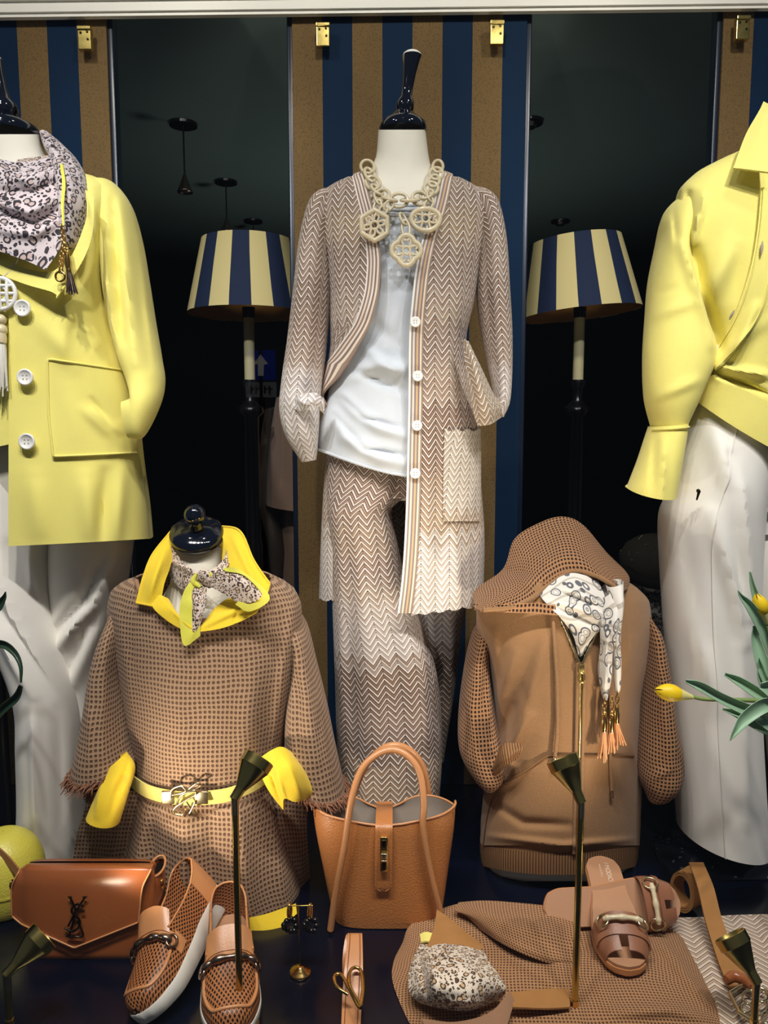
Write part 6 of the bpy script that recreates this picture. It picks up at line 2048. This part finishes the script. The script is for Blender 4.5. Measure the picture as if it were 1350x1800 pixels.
def flowers():
    Y = 1.22
    t = thing('tulip', 'yellow tulip bud on a long stem leaning in from the right', 'flower', at(1420, 1250, Y))
    A = np.array([(1214, 1224), (1240, 1229), (1290, 1230), (1360, 1234), (1430, 1248), (1448, 1290)])
    MB().tube(at(A[:, 0], A[:, 1], Y), [.0030, .0034, .0036, .0042, .0046], 10, n=40).build('stem', M['stem'], t)
    c = at(1196, 1221, Y)
    a, b = at(1219, 1226, Y), at(1154, 1213, Y)
    MB().tube(np.stack([a, a * .62 + b * .38]), [.0030, .0105], 14).build('flower_base', M['petal_base'], t)
    bud(t, a * .72 + b * .28, b - a, .046, .0135)
    for ctl in ([(1370, 1262, Y, 9), (1320, 1250, Y - .01, 11), (1270, 1228, Y - .02, 9), (1230, 1206, Y - .03, 8), (1205, 1197, Y - .03, 3)],
                [(1380, 1250, Y + .01, 8), (1340, 1224, Y + .01, 10), (1300, 1198, Y + .01, 8), (1274, 1185, Y + .01, 3)],
                [(1380, 1238, Y - .02, 8), (1345, 1240, Y - .03, 13), (1312, 1262, Y - .04, 12), (1295, 1284, Y - .05, 7), (1283, 1302, Y - .05, 1)],
                [(1390, 1300, Y, 10), (1340, 1276, Y, 12), (1300, 1256, Y, 8), (1270, 1246, Y, 2)],
                [(1400, 1310, Y - .01, 10), (1350, 1270, Y - .02, 12), (1322, 1252, Y - .02, 9)],
                [(1400, 1228, Y - .03, 14), (1360, 1212, Y - .03, 16), (1336, 1206, Y - .03, 6)]):
        leaf(MB(), ctl).build('leaf', M['leaf'], t, thick=.001)
    t = thing('tulip', 'half opened pale tulip with tall leaves at the right edge', 'flower', at(1420, 1240, Y + .05))
    MB().tube(at([1349, 1372, 1410, 1440], [1100, 1170, 1240, 1290], Y + .03), [.003, .0036, .004], 10, n=24).build('stem', M['stem'], t)
    a, b = at(1350, 1096, Y + .03), at(1330, 1046, Y + .03)
    MB().tube(np.stack([a, a * .5 + b * .5]), [.0040, .0100], 14).build('flower_base', M['petal_base'], t)
    bud(t, a * .7 + b * .3, b - a, .038, .0115)
    for ctl in ([(1372, 1180, Y + .04, 10), (1345, 1110, Y + .03, 12), (1320, 1068, Y + .02, 9), (1303, 1048, Y + .02, 4), (1297, 1038, Y + .02, 1)],
                [(1400, 1130, Y + .05, 12), (1350, 1100, Y + .05, 11), (1326, 1040, Y + .05, 6), (1318, 1005, Y + .05, 2)],
                [(1372, 1230, Y + .02, 9), (1344, 1200, Y + .02, 10), (1336, 1170, Y + .02, 5), (1334, 1156, Y + .02, 1)],
                [(1390, 1260, Y + .03, 10), (1350, 1190, Y + .02, 13), (1330, 1130, Y + .03, 9), (1326, 1100, Y + .03, 3)]):
        leaf(MB(), ctl).build('leaf', M['leaf'], t, thick=.001)
    c = at(1446, 1262, Y + .02)
    v = thing('flower_vase', 'tall dark vase holding the tulips just beyond the right edge', 'vase', (c[0], c[1], DECK + .001))
    h = c[2] - .01 - DECK
    MB().lathe([(.050, .001), (.055, .01), (.040, h * .3), (.034, h * .7), (.042, h), (.038, h - .002), (.030, h * .7), (.034, h * .3), (.040, .012), (.0005, .010)], 32, c=(c[0], c[1], DECK + .001)).build('body', M['navy_gloss'], v)
    Y = 1.35
    t = thing('leafy_plant', 'dark green curling leaves of a plant at the left edge', 'plant', at(-40, 1300, Y))
    for ctl in ([(-40, 1290, Y, 8), (5, 1246, Y - .02, 8), (28, 1226, Y - .03, 7), (37, 1205, Y - .04, 4)], [(-40, 1140, Y, 6), (0, 1132, Y, 7), (24, 1146, Y - .01, 6), (36, 1170, Y - .02, 4), (37, 1200, Y - .03, 2)],
                [(-40, 1080, Y, 9), (-8, 1070, Y, 9), (6, 1052, Y, 5), (10, 1040, Y, 1)]):
        leaf(MB(), ctl).build('leaf', M['leaf_dark'], t, thick=.001)


# ------------------------------------------------------------------ the shop seen between the panels
def shade_mat():
    m = Mat('striped_lampshade', (212, 196, 138), .75, spec=.2)
    vec, u, v = m.uv()
    f = m.math('FRACT', m.math('ADD', m.math('MULTIPLY', u, 9), .26))
    m.col(m.mix(m.math('GREATER_THAN', f, .5), lin((34, 46, 74)), lin((224, 208, 146))))
    return m.m


def shop():
    sm = shade_mat()
    gold_in = plain('gold_shade_lining', (150, 104, 36), .55, .4, var=.1)
    for px, lab, tilt, rot in ((437, 'lamp with striped shade left of the striped centre panel', 0.0, 0.05), (1019, 'lamp with striped shade right of the striped centre panel', math.radians(-5.5), -.08)):
        Y = 2.42
        x = float(at(px, 550, Y)[0])
        t = thing('table_lamp', 'tall dark ' + lab, 'lamp', (x, Y, -1.398), 'lamps with navy and cream shades')
        z0, z1 = zat(552, Y), zat(424, Y)
        Rm = Matrix.Rotation(tilt, 4, 'Y') @ Matrix.Rotation(rot, 4, 'Z')
        sh = MB().lathe([(.186, z0 - z0), (.138, z1 - z0)], 64, c=(x, Y, z0), M=Rm, cap=False).build('lamp_shade', sm, t)
        MB().lathe([(.1835, .0005), (.1365, z1 - z0 - .001)], 64, c=(x, Y, z0), M=Rm, cap=False).build('shade_lining', gold_in, sh)
        MB().tube([(x, Y, z0 + .02), (x, Y, z0 - .012)], [.020, .018], 20).build('socket', M['black'], t)
        MB().tube([(x, Y, z0 - .012), (x, Y, zat(668, Y))], .0165, 20).build('ivory_tube', M['candle'], t)
        zb = zat(668, Y)
        prof = [(.026, zb), (.028, zb - .012), (.018, zb - .03), (.016, zb - .06), (.026, zb - .075), (.040, zb - .085), (.042, zb - .10), (.026, zb - .115), (.026, zb - .5), (.03, zb - .52), (.03, -1.36), (.13, -1.34), (.14, -1.398)]
        MB().lathe(prof[::-1], 32, c=(x, Y, 0)).build('column', M['black'], t)
    # ceiling spots with round roses
    for k, (px, py, y, L) in enumerate(((322, 217, 3.62, .225), (397, 319, 4.42, .20), (445, 388, 5.25, .16), (985, 388, 5.25, .03), (930, 213, 3.60, .03))):
        P = at(px, py, y)
        s = 1.399 / P[2]
        P = P * s
        t = thing('ceiling_spot', ['hanging spot nearest the window beside the left panel', 'middle hanging spot above the left lamp shade', 'farthest hanging spot just over the left lamp shade', 'small round ceiling rose above the right lamp shade', 'dark ceiling rose half hidden by the centre panel'][k], 'ceiling lamp', P, 'spots on the shop ceiling')
        c = (P[0], P[1], 1.399)
        MB().lathe([(.064, -.012), (.066, -.001)], 32, c=c).build('rose', M['black'], t)
        if L > .1:
            MB().tube([(c[0], c[1], 1.388), (c[0], c[1], 1.399 - L)], .004, 8).build('cord', M['black'], t)
            MB().lathe([(.006, 0), (.012, -.02), (.034, -.075), (.036, -.085), (.03, -.080)], 20, c=(c[0], c[1], 1.399 - L), cap=False).build('spot_head', M['pewter'], t)
        else:
            MB().lathe([(.03, -.03), (.036, -.012)], 20, c=c).build('spot_head', M['pewter'], t)
    # garments on a stand in the shop
    Y = 2.6
    t = thing('draped_jacket', 'taupe jacket with dark sleeve hanging in the shop behind', 'jacket', at(505, 1010, Y))
    tp = cloth_mat('taupe_jacket', (150, 122, 102), .08)
    dk = plain('dark_sparkling_knit', (78, 64, 52), .7, .5, var=.4, sc=200)
    P, U = limb([(486, 700, 560, 690, Y, .10), (474, 780, 575, 780, Y, .12), (468, 885, 585, 898, Y, .13)], 30, 30, [([(500, 720), (490, 880)], 8, .02)])
    MB().grid(P, U).build('body', tp, t, thick=.003)
    P, U = limb([(466, 720, 492, 715, Y + .04, .05), (456, 800, 484, 800, Y + .04, .05), (455, 880, 486, 880, Y + .02, .05), (470, 960, 500, 960, Y, .04), (476, 1012, 498, 1012, Y, .035)], 30, 24, wr=(.006, 20, 4))
    MB().grid(P, U).build('sleeve', dk, t, thick=.003)
    P, U = limb([(496, 890, 570, 890, Y + .05, .09), (492, 1100, 580, 1100, Y + .05, .09), (488, 1500, 590, 1500, Y + .05, .09)], 20, 30, wr=(.006, 30, 4))
    MB().grid(P, U).build('skirt', tp, t, thick=.003)
    Y = 2.35
    t = thing('studded_cap', 'grey felt cap with studs beside the white trousers', 'hat', at(1150, 1000, Y))
    ft = plain('grey_felt', (74, 70, 60), .9, .15, var=.2, sc=60)
    c = at(1150, 985, Y)
    MB().ball(c, .105, 32, sc=(1, 1, .80)).build('crown', ft, t)
    MB().tube(cr(np.array([c + np.array((-.11, -.05, -.02)), c + np.array((-.06, -.115, -.045)), c + np.array((.02, -.125, -.05)), c + np.array((.10, -.08, -.04))]), 20), .016, 10).build('brim', plain('dark_felt_brim', (30, 27, 24), .9, .2), t)
    rg = np.random.RandomState(5)
    m = MB()
    for _ in range(46):
        a, b = rg.uniform(-1.9, .6), rg.uniform(.1, 1.2)
        m.ball(c + .106 * np.array((math.cos(b) * math.sin(a), -math.cos(b) * math.cos(a), .8 * math.sin(b))), .0018, 6)
    m.build('studs', M['pale_gold'], t, stuff=True)
    t = thing('grey_snood', 'grey lace scarf below the studded cap', 'scarf', at(1155, 1075, Y))
    P, U = limb([(1118, 1010, 1200, 1010, Y, .07), (1108, 1050, 1210, 1050, Y, .08), (1112, 1100, 1200, 1100, Y, .08), (1126, 1160, 1190, 1160, Y, .06)], 30, 30, [([(1120, 1040), (1190, 1050)], 8, .015), ([(1120, 1075), (1190, 1085)], 8, .015)])
    MB().grid(P, U).build('wrap', leopard('lace_print', (150, 144, 134), (40, 38, 36), (90, 86, 80), 60), t, thick=.003)
    t = thing('display_post', 'dark stand carrying the studded cap and lace scarf', 'stand', (float(at(1152, 1000, Y)[0]), Y, -1.398))
    xx = float(at(1152, 1000, Y)[0])
    zc = float(at(1150, 985, Y)[2]) - .088
    MB().lathe([(.07, -1.398), (.07, -1.38), (.015, -1.36), (.015, zc - .04), (.045, zc - .02), (.045, zc)], 24, c=(xx, Y + .02, 0)).build('post', M['black'], t)


def street_sign():
    """blue one way sign across the street; the pane mirrors it"""
    Yv = 7.5
    c = at(459, 642, Yv)
    y = .947 - Yv
    x, z = float(c[0]), float(c[2])
    s = 52 * float(mpp(642, Yv))
    t = thing('street_sign', 'blue road sign with white upward arrow mirrored in the pane', 'sign', (x, y, z - 2.2))
    bl = plain('sign_blue', (20, 60, 190), .5, .3, var=0)
    wt = plain('sign_white', (240, 240, 240), .5, .3, var=0)
    MB().box((x, y, z), (s, .01, s)).build('plate', bl, t, smooth=False)
    a = [(-.10, -.36), (.10, -.36), (.10, .02), (.26, .02), (0, .36), (-.26, .02), (-.10, .02)]
    MB().prism([(u * s, v * s) for u, v in a], .004, (x, y + .008, z), (1, 0, 0), (0, 0, 1)).build('arrow', wt, t, smooth=False)
    zz = z - s * .82
    pl = MB().box((x, y, zz), (s * 1.05, .01, s * .5)).build('lower_plate', plain('sign_grey', (150, 160, 165), .5, .3, var=0), t, smooth=False)
    m = MB()
    for u in (-.34, -.18, .12, .28):
        m.box((x + u * s, y + .007, zz), (s * .05, .004, s * .26)).box((x + (u + .05) * s, y + .007, zz + .03 * s), (s * .10, .004, s * .05))
    m.build('glyphs', plain('sign_black', (20, 20, 24), .5, .3, var=0), pl, smooth=False)
    MB().tube([(x, y - .02, z + s * .5), (x, y - .02, z - 2.2)], .03, 12).build('sign_post', M['pewter'], t)
    spot('sign_fill', (x + .6, y + 2.4, z + 1.6), (x, y, z - .2), 420, (1, .95, .85), 30, .4, .05)  # unseen light added so the sign's reflection is bright enough


# ------------------------------------------------------------------ build everything
build_setting()
panel_board(-260, 201, -.0, 'striped panel behind the yellow jacket at the left', [(145, 40)], ['R'])
panel_board(518, 919, 0.0, 'centre striped panel behind the zigzag cardigan', [(567, 34), (875, 30)], ['L', 'R'])
panel_board(1254, 1720, 0.0, 'striped panel behind the yellow shirt at the right', [(1310, 22)], ['L'])
left_figure()
centre_figure()
right_figure()
left_bust()
right_bust()
tote()
clutch()
yellow_bag()
loafer('perforated tan loafer tipped to show its white sole beside the envelope bag', gd(262, 1806), at(388, 1585, 1.355), math.radians(-33))
loafer('perforated tan loafer standing flat behind the brass lamp post', gd(408, 1846), gd(402, 1604))
sandal('chestnut slide sandal lying on the folded hoodie with printed footbed', gd(1104, 1716, .040), at(1052, 1524, 1.41), 0, True)
sandal('chestnut slide sandal turned sideways behind the other one', gd(1192, 1586, .062), gd(988, 1596, .050), math.radians(-56))
deck_cloths()
belts()
earring_stand()
floor_lamp('brass cone spot lamp standing before the waffle sweater', (413, 1402), 407, 1.10, (.55, .60, .80), (.40, .55, .70), 5)
floor_lamp('brass cone spot lamp standing before the brown hoodie', (1021, 1408), 1024, 1.10, (-.38, .48, .90), (-.10, .55, .55), 5)
floor_lamp('brass cone spot lamp at the lower left beside the envelope bag', (12, 1712), 10, 1.06, (.75, .78, .62), (.42, .45, .30), 10)
floor_lamp('brass cone spot lamp at the lower right over the gold buckle', (1330, 1726), 1332, 1.06, (-.46, .66, .86), (-.42, .52, .50), 9)
flowers()
shop()
street_sign()
panels_done = True
